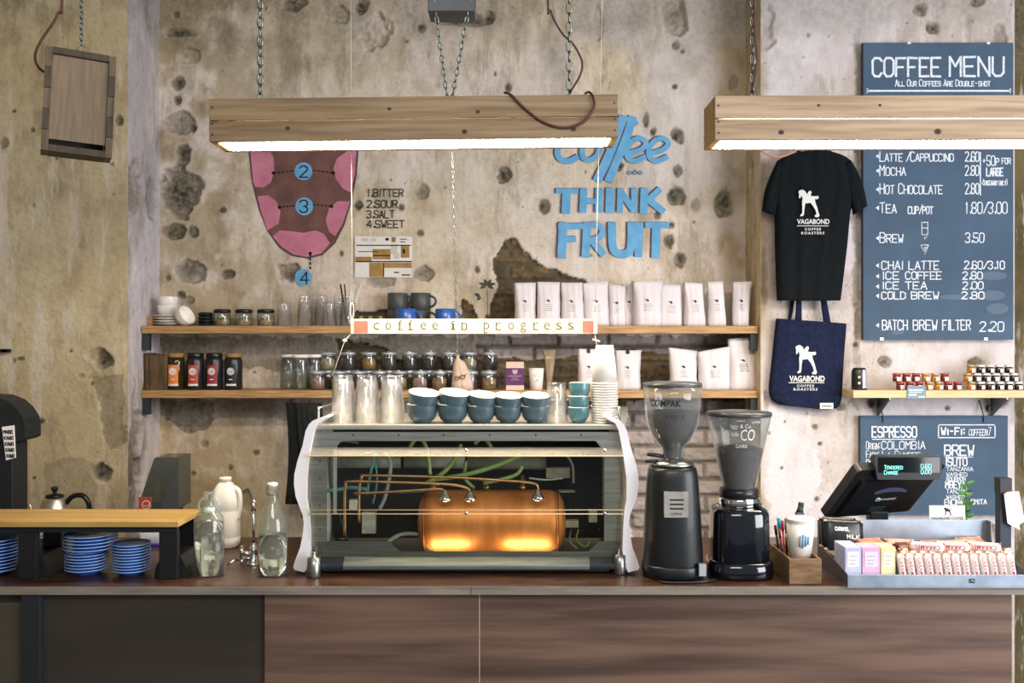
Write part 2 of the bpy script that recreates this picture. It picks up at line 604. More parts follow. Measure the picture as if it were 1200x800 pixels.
def plaster(name, m, org, ud, vd, nd, u, v, plane, chips=(), polys=(), brick=(), pale=(), small=60, seed=1, ochre=None, white=None, par=None):
    """a wall sheet: grid over u x v from org; nd points INTO the wall; chips in photo pixels mapped through plane()"""
    U, V = np.meshgrid(u, v, indexing='ij')
    n1 = fbm(U, V, 3, seed)
    n2 = fbm(U, V, 14, seed + 9)
    n3 = fbm(U, V, 45, seed + 19)
    D = (n1 - .5) * .012 + (n2 - .5) * .004
    chip = np.zeros(U.shape)
    halo = np.zeros(U.shape)
    rimw = np.zeros(U.shape)
    rs = np.random.RandomState(seed)
    items = [plane(*c[:2]) + (c[2] * plane.k, c[3] * plane.k, c[4] if len(c) > 4 else 1) for c in chips]
    for _ in range(small):
        r = .002 + .007 * rs.rand() ** 3
        items.append((u[0] + (u[-1] - u[0]) * rs.rand(), .9 + 2.5 * rs.rand(), r, r * (.7 + .8 * rs.rand()), .5 + .5 * rs.rand()))
    for (cu, cv, ru, rv, st) in items:
        iu = np.where(np.abs(u - cu) < ru * 1.9 + .01)[0]
        iv = np.where(np.abs(v - cv) < rv * 1.9 + .01)[0]
        if not len(iu) or not len(iv):
            continue
        sl = (slice(iu[0], iu[-1] + 1), slice(iv[0], iv[-1] + 1))
        r = np.hypot((U[sl] - cu) / ru, (V[sl] - cv) / rv)
        w = (n2[sl] - .5) * 1.3 + (n3[sl] - .5) * .5
        q = sstep(1.12, .82, r + w)
        chip[sl] = np.maximum(chip[sl], q * st * (.72 + .28 * sstep(.9, .3, r)))
        D[sl] += q * min(.03, .55 * min(ru, rv)) * (.55 + .8 * n3[sl])
        rim = sstep(1.75, 1.1, r + w) * (1 - q)
        D[sl] -= rim * .0015
        halo[sl] = np.maximum(halo[sl], sstep(1.9, 1.0, r + w) * st * .8)
        rimw[sl] = np.maximum(rimw[sl], sstep(1.45, 1.2, r + w) * (1 - sstep(1.12, .95, r + w)) * (ru > .012))
    wear_shade = np.zeros(U.shape + (4,))
    wear_shade[..., 3] = 1
    mas = np.zeros(U.shape + (4,))
    mas[..., 3] = 1
    warpu, warpv = (n2 - .5) * .05 + (n3 - .5) * .02, (fbm(U, V, 16, seed + 40) - .5) * .05
    if ochre:
        wear_shade[..., 1] = np.clip(ochre(U, V, n1, n2), 0, 1)
    if white:
        wear_shade[..., 2] = np.clip(white(U, V, n1, n2), 0, 1)
    wear_shade[..., 1] = np.maximum(wear_shade[..., 1], halo * .6 * n2)
    wear_shade[..., 2] = np.maximum(wear_shade[..., 2], rimw * .16)
    chip = np.maximum(chip, .5 * sstep(2.95, 3.35, V + .5 * (n1 - .5) + .25 * (n2 - .5)))
    for poly, ch, val in polys:
        P = [plane(*p) for p in poly]
        k = inpoly(U + warpu, V + warpv, P) * val
        if ch == 0:
            chip = np.maximum(chip, k)
            D += k * .006
        else:
            wear_shade[..., ch] = np.maximum(wear_shade[..., ch], k)
    if brick:
        bm_ = np.zeros(U.shape, bool)
        for poly in brick:
            bm_ |= inpoly(U + warpu, V + warpv, [plane(*p) for p in poly])
        row = np.floor(V / .078)
        uu = (U + (row % 2) * .115 + n1 * .02) / .23
        fu, fv = (uu - np.floor(uu)) * .23, V - row * .078
        mo = np.maximum(sstep(.014, .006, np.minimum(fu, .23 - fu)), sstep(.014, .006, np.minimum(fv, .078 - fv)))
        tint = np.random.RandomState(3).rand(97)[(np.floor(uu).astype(int) * 7 + row.astype(int) * 13) % 97]
        D += bm_ * (.016 + mo * .012 + (n3 - .5) * .02 + tint * .006)
        mas[..., 0] = bm_
        mas[..., 1] = np.clip(mo * .8 + (tint - .5) * .5, 0, 1)
        for poly in pale:
            mas[..., 2] = np.maximum(mas[..., 2], inpoly(U + warpu, V + warpv, [plane(*p) for p in poly]) * .85)
        chip *= ~bm_
    wear_shade[..., 0] = chip
    D = D * sstep(0, .02, np.minimum(U - u[0], u[-1] - U))
    org, ud, vd, nd = map(np.array, (org, ud, vd, nd))
    P = org + U[..., None] * ud + V[..., None] * vd + np.maximum(D, -.006)[..., None] * nd
    nu, nv = len(u), len(v)
    idx = np.arange(nu * nv).reshape(nu, nv)
    q = np.stack([idx[:-1, :-1], idx[1:, :-1], idx[1:, 1:], idx[:-1, 1:]], -1).reshape(-1, 4)
    me = bpy.data.meshes.new(name)
    me.vertices.add(nu * nv)
    me.vertices.foreach_set('co', P.reshape(-1))
    me.loops.add(q.size)
    me.loops.foreach_set('vertex_index', q.reshape(-1).astype(np.int32))
    me.polygons.add(len(q))
    me.polygons.foreach_set('loop_start', np.arange(0, q.size, 4, dtype=np.int32))
    me.polygons.foreach_set('use_smooth', np.ones(len(q), bool))
    me.update(calc_edges=True)
    me.validate()
    for nm, A in (('wear_shade', wear_shade), ('masonry', mas)):
        at = me.attributes.new(nm, 'FLOAT_COLOR', 'POINT')
        at.data.foreach_set('color', A.reshape(-1).astype(np.float32))
    me.materials.append(m)
    o = bpy.data.objects.new(name, me)
    COL.objects.link(o)
    if par:
        o.parent = par
    return struct(o)


def span(a, b, step, lo=None, hi=None):
    """fine steps between lo and hi, coarse ones outside"""
    lo, hi = a if lo is None else lo, b if hi is None else hi
    r = list(np.arange(a, lo, .06)) + list(np.arange(lo, hi, step)) + list(np.arange(hi, b, .06)) + [b]
    return np.array(r)


class plane_at:
    def __init__(s, Y):
        s.Y, s.k = Y, Y / F

    def __call__(s, px, py):
        w = W(px, py, s.Y)
        return (w.x, w.z)


TOP = 3.75
m_back = wall_mat('alcove_plaster', '#d9cab1', '#e4d7cf', '#bdab90')
m_left = wall_mat('ochre_plaster', '#dccba8', '#cfbd97', '#b29e7a')
m_right = wall_mat('grey_plaster', '#cdc5c3', '#c2b6b0', '#b1a49a')
chips_back = [(206, 17, 5, 6), (212, 38, 15, 7), (222, 62, 12, 10, .35), (209, 97, 8, 9), (208, 118, 5, 6), (212, 146, 18, 14, .6), (226, 150, 5, 5),
              (215, 180, 11, 14), (210, 225, 23, 27), (205, 272, 15, 10), (226, 272, 7, 8), (222, 316, 17, 14, .8), (268, 321, 10, 7), (261, 246, 4, 4),
              (197, 326, 4, 5), (343, 4, 14, 11), (397, 15, 10, 14, .6), (423, 8, 9, 12), (493, 32, 6, 7), (545, 24, 34, 7), (573, 20, 7, 8),
              (790, 15, 14, 24, .8), (792, 53, 5, 6), (791, 101, 3, 3), (757, 142, 4, 10), (765, 154, 4, 5), (793, 158, 9, 10), (793, 201, 6, 7),
              (791, 228, 12, 14), (815, 241, 6, 7, .5), (770, 252, 5, 5), (786, 263, 4, 4), (785, 283, 7, 8), (797, 303, 7, 9), (849, 237, 10, 14),
              (725, 194, 6, 6), (590, 204, 9, 11), (637, 242, 8, 9), (595, 103, 4, 6), (420, 241, 6, 7), (470, 243, 4, 4), (494, 225, 8, 8, .6),
              (493, 273, 4, 4), (400, 297, 3, 4), (497, 320, 10, 8, .8), (445, 330, 18, 6, .6), (338, 320, 16, 13, .75), (559, 316, 4, 5),
              (440, 40, 14, 20, .25), (700, 30, 6, 20, .2), (220, 352, 10, 6, .6), (212, 345, 6, 5), (286, 585, 9, 13, .5), (240, 520, 5, 4, .6),
              (270, 548, 3, 3), (300, 530, 4, 3), (226, 555, 3, 3), (205, 580, 3, 4), (800, 60, 3, 3), (860, 95, 6, 10, .4), (835, 30, 5, 12, .4)]
alc = [((565, 381), (578, 350), (585, 332), (577, 306), (590, 283), (601, 279), (612, 292), (640, 312), (660, 320), (684, 327), (692, 336), (694, 384), (565, 384)),
       ((560, 393), (892, 393), (892, 660), (740, 660), (735, 480), (560, 470)), ((405, 366), (462, 362), (475, 382), (400, 382)), ((541, 352), (556, 358), (562, 384), (540, 384)),
       ((395, 395), (430, 400), (470, 420), (560, 418), (562, 470), (395, 470))]
pl = plane_at(YB)
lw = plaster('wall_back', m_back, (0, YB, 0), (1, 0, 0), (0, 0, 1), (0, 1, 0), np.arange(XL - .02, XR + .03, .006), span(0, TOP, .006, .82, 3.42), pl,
             chips_back, [(((190, 470), (250, 470), (246, 500), (215, 508), (196, 492)), 0, .75), (((187, 394), (566, 394), (560, 432), (470, 428), (400, 424), (330, 434), (187, 426)), 0, .62), (((187, 468), (345, 468), (345, 492), (187, 488)), 0, .5)],  # grey bands below the shelves: bare cement plus painted-in shelf shade
             alc, [((735, 470), (892, 470), (892, 660), (735, 660)), ((560, 390), (892, 390), (892, 412), (800, 418), (740, 408), (640, 424), (560, 416))], 160, 5,  # upper pale band: grey brick paint plus some painted-in shelf shade
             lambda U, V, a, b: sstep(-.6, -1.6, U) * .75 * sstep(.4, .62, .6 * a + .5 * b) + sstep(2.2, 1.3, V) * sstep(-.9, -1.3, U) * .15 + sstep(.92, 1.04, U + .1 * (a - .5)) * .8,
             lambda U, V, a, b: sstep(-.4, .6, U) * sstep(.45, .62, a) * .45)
pr = plane_at(YL)
plaster('wall_left', m_left, (0, YL, 0), (1, 0, 0), (0, 0, 1), (0, 1, 0), span(-3.3, XL, .006, -2.3, XL), span(0, TOP, .006, .85, 3.3), pr,
        [(121, 424, 11, 11), (113, 416, 12, 8, .4), (119, 553, 12, 11), (47, 494, 5, 4), (16, 130, 4, 3), (38, 152, 3, 3), (140, 141, 4, 6), (130, 192, 4, 3, .6),
         (83, 411, 2, 2), (147, 500, 2, 2), (108, 449, 2, 3), (3, 168, 6, 6, .5), (95, 440, 4, 3, .5), (40, 560, 3, 2), (24, 420, 4, 2)],
        [(((108, 440), (145, 440), (146, 520), (130, 527), (124, 520)), 0, .5), (((50, 545), (90, 535), (113, 545), (112, 600), (50, 600)), 0, .3)], (), (), 60, 21,
        lambda U, V, a, b: .1 + .35 * sstep(.4, .65, a) * sstep(2.6, 1.2, V), None)
pq = plane_at(YR)
XE = (1189 - 600) * YR / F
plaster('wall_right', m_right, (0, YR, 0), (1, 0, 0), (0, 0, 1), (0, 1, 0), np.append(np.arange(XR, XE, .006), XE), span(0, TOP, .006, .85, 3.3), pq,
        [(1079, 10, 7, 8), (1092, 32, 9, 8), (1145, 2, 9, 7), (1170, 40, 8, 14, .5), (900, 30, 8, 22, .45), (1037, 424, 7, 6), (1140, 424, 9, 6), (1005, 380, 4, 18, .6),
         (985, 477, 7, 6, .8), (1003, 404, 4, 4), (1022, 472, 6, 5), (1172, 470, 10, 8, .6), (920, 494, 2, 2), (955, 500, 3, 3), (961, 520, 3, 3), (916, 548, 2, 2), (957, 585, 3, 3),
         (937, 605, 3, 3), (1158, 478, 3, 5), (1110, 478, 3, 3), (895, 320, 5, 30, .35), (898, 470, 4, 12, .5), (1150, 630, 22, 16, .5)],
        [(((905, 510), (925, 498), (942, 510), (958, 530), (962, 565), (948, 600), (905, 600), (896, 560)), 2, .8), (((1000, 0), (1008, 0), (1008, 480), (1000, 470)), 0, .4)],
        (), (), 90, 33, lambda U, V, a, b: sstep(1.14, 1.10, U + .03 * (b - .5)) * .8,
        lambda U, V, a, b: sstep(.42, .6, a) * .6)
yy = np.append(np.arange(YL, YB, .008), YB + .03)
zz = span(0, TOP, .01, .85, 3.4)
m_rev = wall_mat('peeling_whitewash', '#d6d1da', '#c9c3cc', '#b5adae')
plaster('wall_left_reveal', m_rev, (XL, 0, 0), (0, 1, 0), (0, 0, 1), (-1, 0, 0), yy, zz, type('p', (), {'k': .004, '__call__': lambda s, y, z: (y, z)})(),
        [(4.1, 2.42, 22, 30, .6), (4.3, 2.40, 16, 22, .6), (4.12, 1.2, 20, 60, .7), (4.25, 1.5, 12, 18, .6), (4.2, 1.2, 12, 22, .7), (4.08, 2.1, 8, 20, .5)], (), (), (), 20, 51)
yy2 = np.append(np.arange(YR, YB, .008), YB + .03)
plaster('wall_right_reveal', m_left, (XR, 0, 0), (0, 1, 0), (0, 0, 1), (1, 0, 0), yy2, zz, type('p', (), {'k': .004, '__call__': lambda s, y, z: (y, z)})(),
        [(4.3, 2.5, 12, 18, .5), (4.2, 1.2, 18, 40, .5)], (), (), (), 30, 61)
m_far = wall_mat('brown_plaster', '#75663f', '#5f5233', '#4a4029')
plaster('wall_far_right', m_far, (0, 4.45, 0), (1, 0, 0), (0, 0, 1), (0, 1, 0), np.append(np.arange(XE - .1, 3.3, .02), 3.3), span(0, TOP, .02, .6, 2.9), plane_at(4.45), (), (), (), (), 40, 71)
floor_m = mat('floor_concrete', '#6d655c', '#544e47', 3, rough=.5, bump=.1)
struct(MB().box(-3.3, 3.6, -3, 4.6, -.1, 0).build('floor', floor_m))
struct(MB().box(-3.3, 3.6, 1.2, 4.6, TOP, TOP + .1).build('ceiling', mat('ceiling_plaster', '#a39a8a', '#8b8474', 4, rough=.9)))
struct(MB().box(-3.4, -3.3, -.6, 4.6, 0, TOP).build('wall_side_left', mat('side_plaster', '#8e8064', '#7b6d52', 4, rough=.9)))

# painted tongue chart and lettering on the alcove wall
paint_y = YB - .0066
tongue_m = mat('tongue_paint', '#7b554f', '#64463f', 12, rough=.85)
pink_m = mat('pink_paint', '#d0849a', '#bd7288', 14, rough=.85)
blue_m = mat('blue_paint', '#72b2dc', '#62a2cf', 20, rough=.85)
line_m = mat('paint_outline', '#57404f', rough=.85)
black_p = mat('black_paint', '#221d1b', rough=.85)


def ppoly(mb, pts, y, mi):
    mb.flat([(W(a, b, YB).x, W(a, b, YB).z) for a, b in pts], y, mi)


def pell(cx, cy, rx, ry, n=22, clip=None):
    r = [(cx + rx * math.cos(2 * PI * i / n), cy + ry * math.sin(2 * PI * i / n)) for i in range(n)]
    return [(min(max(x, clip[0]), clip[1]), min(max(y, clip[2]), clip[3])) for x, y in r] if clip else r


t = MB()
tong = [(292, 140), (293, 178), (297, 213), (305, 245), (315, 270), (329, 289), (344, 299), (360, 302), (377, 298), (392, 284), (403, 262), (411, 235), (417, 205), (419, 178), (420, 140)]
ppoly(t, [(a + (1.2 if a > 356 else -1.2), b + 1) for a, b in tong], paint_y + .0012, 3)
ppoly(t, tong, paint_y + .0006, 0)
ppoly(t, [(294, 160), (314, 172), (321, 184), (322, 200), (318, 214), (309, 220), (299, 219), (297, 213), (294, 180)], paint_y, 1)
ppoly(t, [(418, 178), (416, 205), (411, 226), (402, 221), (394, 210), (391, 198), (395, 186), (405, 179), (412, 170)], paint_y, 1)
ppoly(t, [(302, 230), (315, 229), (324, 236), (329, 248), (327, 262), (314, 270), (306, 247)], paint_y, 1)
ppoly(t, [(411, 236), (402, 262), (393, 277), (386, 272), (382, 258), (386, 244), (396, 236)], paint_y, 1)
ppoly(t, [(320, 277), (328, 270), (342, 271), (356, 273), (370, 270), (380, 274), (387, 285), (377, 297), (360, 301), (344, 298), (330, 289)], paint_y, 1)
for cx, cy, r in ((356, 201, 10.5), (357, 242, 10.5), (356, 325, 10)):
    ppoly(t, pell(cx, cy, r, r), paint_y - .0006, 2)
for x0, x1, y0, y1 in ((321, 346, 203, 200), (367, 392, 200, 203), (328, 347, 243, 241), (367, 390, 240, 242)):
    for k in range(5):
        a, b = x0 + (x1 - x0) * k / 5, x0 + (x1 - x0) * (k + .65) / 5
        ya = y0 + (y1 - y0) * k / 5
        ppoly(t, [(a, ya - .8), (b, ya - .8), (b, ya + .8), (a, ya + .8)], paint_y - .0012, 4)
for k in range(4):
    ppoly(t, [(363, 297 + k * 5), (365, 297 + k * 5), (365, 300.5 + k * 5), (363, 300.5 + k * 5)], paint_y - .0012, 4)
for dx in ((321, 203), (391, 203), (328, 243), (389, 242), (364, 297)):
    ppoly(t, pell(dx[0], dx[1], 2.2, 2.2, 8), paint_y - .0012, 4)
wpx(t, '2', 352, 361, 195, 208, YB, 1.4, 4, .05, off=.0105)
wpx(t, '3', 352, 361, 235, 249, YB, 1.4, 4, .05, off=.0105)
wpx(t, '4', 353, 362, 319, 333, YB, 1.4, 4, .05, off=.0105)
part_label(t.build('painted_tongue', [tongue_m, pink_m, blue_m, line_m, black_p], lw), 'pink and brown painted tongue chart with numbered blue dots')
t = MB()
for s_, x1, y0 in (('1.BITTER', 473, 222), ('2.SOUR', 466, 235), ('3.SALT', 462, 247), ('4.SWEET', 474, 258.5)):
    wpx(t, s_, 430.5, x1, y0, y0 + 8.5, YB, 1.15, 0, .08, off=.0085)
part_label(t.build('painted_taste_list', [black_p], lw), 'black painted list of four tastes')
t = MB()


def thick(mb, pts, w, mi, y, dx=0, dy=0):
    """painted brush stroke through pixel points"""
    if len(pts) > 3:
        pts = [(p_.x, p_.y) for p_ in smooth_pts([(a, b, 0) for a, b in pts], 4)]
    P = [(W(a + dx, b + dy, YB).x, W(a + dx, b + dy, YB).z) for a, b in pts]
    k = YB / F * w / 2
    for i, (a, b) in enumerate(zip(P, P[1:])):
        ddx, ddz = b[0] - a[0], b[1] - a[1]
        l = math.hypot(ddx, ddz) or 1
        ux, uz = ddx / l * k, ddz / l * k
        yy_ = y - .00003 * (i % 5)
        mb.add([(a[0] - ux * .3 - uz, yy_, a[1] - uz * .3 + ux), (a[0] - ux * .3 + uz, yy_, a[1] - uz * .3 - ux),
                (b[0] + ux * .3 + uz, yy_, b[1] + uz * .3 - ux), (b[0] + ux * .3 - uz, yy_, b[1] + uz * .3 + ux)], [(0, 1, 2, 3)], mi)


BIG = [  # THINK
    ([(652, 224), (677, 224)], 6), ([(664, 224), (663, 249)], 10), ([(684, 222), (683, 248)], 8.5), ([(702, 222), (701, 248)], 8.5), ([(684, 236), (702, 236)], 6),
    ([(715, 222), (714, 248)], 10), ([(727, 222), (726, 248)], 7), ([(727, 224), (742, 246)], 7.5), ([(743, 222), (743, 248)], 7),
    ([(755, 222), (754, 249)], 9), ([(773, 222), (760, 234)], 7), ([(760, 234), (777, 248)], 8),
    # FRUIT
    ([(660, 262), (658, 301)], 10), ([(655, 265), (682, 265)], 7), ([(660, 281), (674, 280)], 7), ([(688, 262), (686, 300)], 9.5), ([(686, 265), (700, 264), (706, 271), (701, 279), (690, 282)], 7),
    ([(694, 282), (707, 298)], 8.5), ([(717, 262), (718, 289), (724, 297), (734, 297), (739, 290), (740, 262)], 9.5), ([(749, 262), (748, 300)], 9), ([(757, 264), (783, 264)], 7),
    ([(769, 264), (768, 301)], 10),
    # coffee
    ([(676, 168), (668, 164), (658, 168), (653, 178), (657, 187), (667, 189), (677, 184)], 7), ([(690, 164), (683, 172), (683, 184), (690, 188), (699, 183), (702, 172), (696, 165), (690, 164)], 6.5),
    ([(700, 211), (712, 186), (722, 160), (730, 138)], 10.5), ([(730, 138), (738, 140)], 5), ([(713, 212), (724, 186), (735, 158), (741, 138)], 9.5), ([(704, 172), (722, 172)], 4), ([(741, 139), (746, 146)], 6),
    ([(736, 180), (750, 176), (757, 169), (752, 163), (743, 164), (735, 173), (735, 184), (743, 189), (756, 184)], 6),
    ([(762, 180), (776, 176), (783, 169), (778, 163), (769, 164), (761, 173), (761, 184), (769, 189), (782, 184)], 6)]
for j_, (p, w) in enumerate(BIG):
    thick(t, p, w, 1, paint_y + .0005 + .00001 * j_, -1.7, -.6)
for j_, (p, w) in enumerate(BIG):
    thick(t, p, w, 0, paint_y - .00018 * (j_ % 4) - .00005 * (j_ // 4))
for x in (737.5, 743.5, 750):
    ppoly(t, pell(x, 202.5, 2.6, 2.2, 10), paint_y + .0004, 1)
    ppoly(t, pell(x, 202.5, 1.9, 1.5, 10), paint_y, 0)
part_label(t.build('painted_slogan', [blue_m, line_m], lw), 'blue brush lettering with purple outline')
# small design print pinned under the taste list
pp = thing('design_print', (W(450, 0, YB).x, YB - .01, W(0, 325, YB).z), 'white print of a bar design drawing pinned below the taste list', 'print')
m = MB()
yp_ = YB - .0095


def prect(x0, x1, y0, y1, mi, k):
    a_, b_ = W(x0, y1, YB), W(x1, y0, YB)
    m.flat([(a_.x, a_.z), (b_.x, a_.z), (b_.x, b_.z), (a_.x, b_.z)], yp_ - .0004 * k, mi)


m.prism([(W(x, y, YB).x, W(x, y, YB).z) for x, y in ((416.5, 277), (483.5, 277.5), (483, 325), (416.3, 325))], yp_, yp_ + .001)
pr_o = m.build('sheet', [paper], pp, pp.location)
m = MB()
for r_ in ((437, 458, 292, 304, 1), (416.8, 436, 301, 307, 1), (433, 449.5, 308, 324.5, 1), (450, 482.8, 308, 314, 1), (458, 466, 286, 298, 3), (470, 480, 288, 302, 1), (459, 464, 278, 284, 1)):
    prect(*r_, 1)
for r_ in ((418, 482, 287, 288.2, 2), (417, 483, 306, 307.4, 2), (420, 444, 294.5, 295.4, 2), (438, 458, 299, 300.2, 2), (452, 456, 279, 282, 2), (469, 477, 280, 281, 2), (469, 475, 283, 284, 2), (462, 468, 318.6, 320, 2), (471, 481, 321.5, 323, 2),
           (449.5, 450.6, 308, 324.6, 2), (424, 432, 279, 283, 3), (435, 441, 279, 283, 3), (472, 475, 292, 297, 2), (462, 468, 297, 303, 3)):
    prect(*r_, 2)
m.build('drawing', [paper, mat('print_tan', '#b08a52', '#967240', 30, rough=.8), ink, mat('print_grey', '#cfc7be', rough=.8)], pr_o, pp.location)
# ------------------------------------------------------------------ counter, bench, shelves
CF, CB, CZ = 2.648, 3.314, 1.05
ctr = thing('service_counter', (0, CF, 0), 'long service counter with walnut ply front and dark wooden top', 'counter')
o = ctr.location
walnut = mat('walnut_ply', '#745a4c', '#4b3930', 3.2, (.45, 4, 6.5), rough=.5, bump=.05, detail=10, lohi=(.36, .62))
dark_ply = mat('dark_stained_ply', '#3b342e', '#2c2722', 2.2, (.5, 4, 5), rough=.5, bump=.05, detail=7)
edge_m = mat('counter_edge', '#8b8175', '#736a60', 6, (1, 8, 8), rough=.5)
m = MB()
m.box(-2.1, 1.475, CF, CB, CZ - .022, CZ, 0)
m.build('worktop', [dark_wood], ctr, o, .003)
xs = W(552, 0, CF).x
m = MB().box(-2.1, xs - .001, CF - .003, CF - .0002, CZ - .0235, CZ - .001).box(xs + .001, 1.475, CF - .003, CF - .0002, CZ - .0235, CZ - .001)
m.build('edge_strip', [edge_m], ctr, o)
x562, x310, xr = W(562, 0, CF + .02).x, W(310, 0, CF + .02).x, W(1186, 0, CF + .02).x
MB().box(x562 + .001, xr, CF + .02, CF + .038, 0, CZ - .0225).build('front_panel', [walnut], ctr, o, .001)
MB().box(x310, x562 - .001, CF + .02, CF + .038, 0, CZ - .0225).build('front_panel', [walnut], ctr, o, .001)
MB().box(-2.1, x310, CF + .028, CF + .046, 0, CZ - .0225).build('front_panel', [dark_ply], ctr, o, .001)
MB().box(x562 - .0011, x562 + .0011, CF + .0205, CF + .03, 0, CZ - .0225).build('panel_seam', [mat('pale_ply_edge', '#b8aca0', rough=.6)], ctr, o)
MB().box(xr - .018, xr, CF + .039, CB - .02, 0, CZ - .0225).build('end_panel', [walnut], ctr, o)
xp = W(35, 0, CF).x
MB().box(xp - .027, xp + .027, CF + .004, CF + .027, 0, CZ - .0225).build('post', [mat('blackened_steel', '#22262a', rough=.5)], ctr, o, .002)
MB().box(-2.1, xp - .03, CF + .014, CF + .027, .2, CZ - .05).build('shutter', [mat('olive_panel', '#4d4738', '#3f3a2d', 5, rough=.5)], ctr, o, .002)
bench = thing('back_bench', (-1.9, 3.7, 0), 'low back bench along the ochre wall behind the counter', 'bench')
MB().box(-2.6, -1.0, 3.45, YL - .01, .835, .86).build('worktop', [dark_wood], bench, bench.location, .003)
for x in (-2.55, -1.05):
    MB().box(x, x + .05, 3.5, 3.98, 0, .835).build('leg', [black_metal], bench, bench.location, .003)

SF = 4.17
ZS1, ZS2 = W(0, 381.7, SF).z, W(0, 457.3, SF).z
for z, nm in ((ZS1, 'upper wooden wall shelf carrying mugs, glasses and tall coffee bags'), (ZS2, 'lower wooden wall shelf carrying clip jars and canisters')):
    s = thing('wall_shelf', (0, SF, z), nm, 'shelf')
    MB().box(XL + .006, XR - .004, SF, YB - .012, z - .034, z).build('board', [shelf_wood], s, s.location, .002)
    for x in (XL + .004, XR - .034):
        MB().box(x, x + .03, SF + .012, SF + .045, z - .034 - .075, z - .034).build('bracket', [mat('dark_bracket', '#2a3236', rough=.6)], s, s.location, .002)
RF = 3.97
ZS3 = W(0, 457.3, RF).z
s = thing('jam_shelf', (1.9, RF, ZS3), 'short pale shelf with jam jars above the small chalkboard', 'shelf')
pale_pine = mat('pale_pine', '#d9bf98', '#c7a878', 4, (2, 10, 30), rough=.55, bump=.1)
MB().box(W(1000, 0, RF).x, W(1222, 0, RF).x, RF, YR - .004, ZS3 - .032, ZS3).build('board', [pale_pine], s, s.location, .002)
for px in (1027, 1160):
    x = W(px, 0, YR).x
    MB().prism([(YR - .004, ZS3 - .032), (YR - .004, ZS3 - .12), (YR - .012, ZS3 - .12), (RF + .03, ZS3 - .04), (RF + .03, ZS3 - .032)], x, x + .006, axis='x').build('bracket', [wire], s, s.location)

# wooden riser over the plates
rz = 1.222
x0, x1 = -2.2, W(209, 0, 2.70).x
rs = thing('counter_riser', (-1.3, 2.8, CZ), 'golden wooden bridge shelf on black steel legs over the plates', 'shelf')
m = MB().box(x0, x1, 2.70, 2.905, rz - .016, rz)
m.build('board', [mat('golden_wood', '#c6a262', '#ad8a4c', 3, (1.5, 12, 10), rough=.4, bump=.05)], rs, rs.location, .0015)
MB().box(x0, x1 - .01, 2.715, 2.735, rz - .034, rz - .0165).box(x0, x1 - .01, 2.87, 2.89, rz - .034, rz - .0165).build('rail', [black_metal], rs, rs.location)
for px in (200, 36):
    xc = W(px, 0, 2.74).x
    for y in (2.72, 2.865):
        MB().box(xc - .027, xc + .027, y, y + .022, CZ, rz - .034).build('leg', [black_metal], rs, rs.location, .002)
    m = MB()
    m.prism([(xc - .05, CZ), (xc + .05, CZ), (xc + .045, CZ + .03), (xc + .027, CZ + .065), (xc - .027, CZ + .065), (xc - .045, CZ + .03)], 2.742, 2.864)
    m.build('foot', [black_metal], rs, rs.location, .003)

# ------------------------------------------------------------------ plates and bowls under the riser
dark_blue = mat('navy_glaze', '#26406e', '#1f3560', 14, rough=.3, coat=.4)


def plate(r, h, name='plate', body=blue_glaze, cat='plate'):
    m = MB().lathe([(0, 0), (r * .6, 0), (r * .64, .004), (r * .97, h), (r, h + .002), (r * .98, h + .004), (r * .62, .008), (0, .007)], 36, 0)
    o = m.build(name, [body])
    m = MB().lathe([(r * .972, h + .0005), (r * 1.003, h + .0024), (r * .983, h + .0046), (r * .955, h + .003)], 36, 0)
    e = m.build('rim', [mat('pale_rim', '#8fb0dc', rough=.3)], o)
    return tag(o, 'plate', cat)


P1, P2, P3 = Maker(plate(.0765, .014)), Maker(plate(.062, .014)), Maker(plate(.055, .0125))


def stack(mk, x, y, z, n, dz, lab, group):
    for k in range(n):
        mk((x, y, z + k * dz), lab % (ORD[k] + ' from the bottom'), (0, 0, random.random() * 6), group)
    return z + n * dz


p = W(104, 0, 2.8)
z = stack(P2, p.x - .005, 2.80, CZ, 7, .0088, 'small blue saucer, %s, under the wide plates beneath the riser', 'blue saucers under the wide plates')
stack(P1, p.x + .006, 2.80, z + .001, 5, .0098, 'wide blue plate, %s, on the saucers of the tallest stack', 'wide blue plates of the tallest stack')
p = W(154, 0, 2.79)
stack(P3, p.x, 2.79, CZ, 10, .0085, 'blue saucer, %s, in the stack beside the riser leg', 'blue saucers beside the riser leg')
p = W(-8, 0, 2.8)
stack(P1, p.x, 2.80, CZ, 10, .0098, 'dark blue plate, %s, in the stack cut by the picture edge', 'blue plates at the picture edge')
p = W(60, 0, 2.92)
stack(P3, p.x + .01, 2.93, CZ, 9, .0085, 'blue saucer, %s, in the stack behind the riser foot', 'blue saucers behind the riser foot')


def bowl(r, h, mi_out, mi_in, name, cat, base=.55):
    m = MB().lathe([(0, 0), (r * base, 0), (r * base, .004), (r * .77, h * .16), (r * .93, h * .42), (r * .99, h * .75), (r, h - .001)], 32, 0)
    m.lathe([(r, h - .001), (r * .985, h + .001), (r * .955, h - .001), (r * .89, h * .42), (r * .7, h * .17), (0, h * .1)], 32, 1)
    return tag(m.build(name, [mi_out, mi_in]), 'cup', cat)


WB = Maker(bowl(.036, .034, cup_white, cup_white, 'small_bowl', 'bowl'))
p = W(62, 0, 3.15)
zt = CZ + .05
st = MB().lathe([(.05, 0), (.052, 0), (.05, .05), (.0, .05)], 24).build('upturned_bowl', [cup_white], loc=(p.x, 3.15, CZ))
tag(st, 'white upturned bowl standing behind the saucers under the riser', 'bowl')
WB((p.x + .005, 3.15, zt), 'small white bowl on the upturned bowl under the riser', (0, 0, 0))

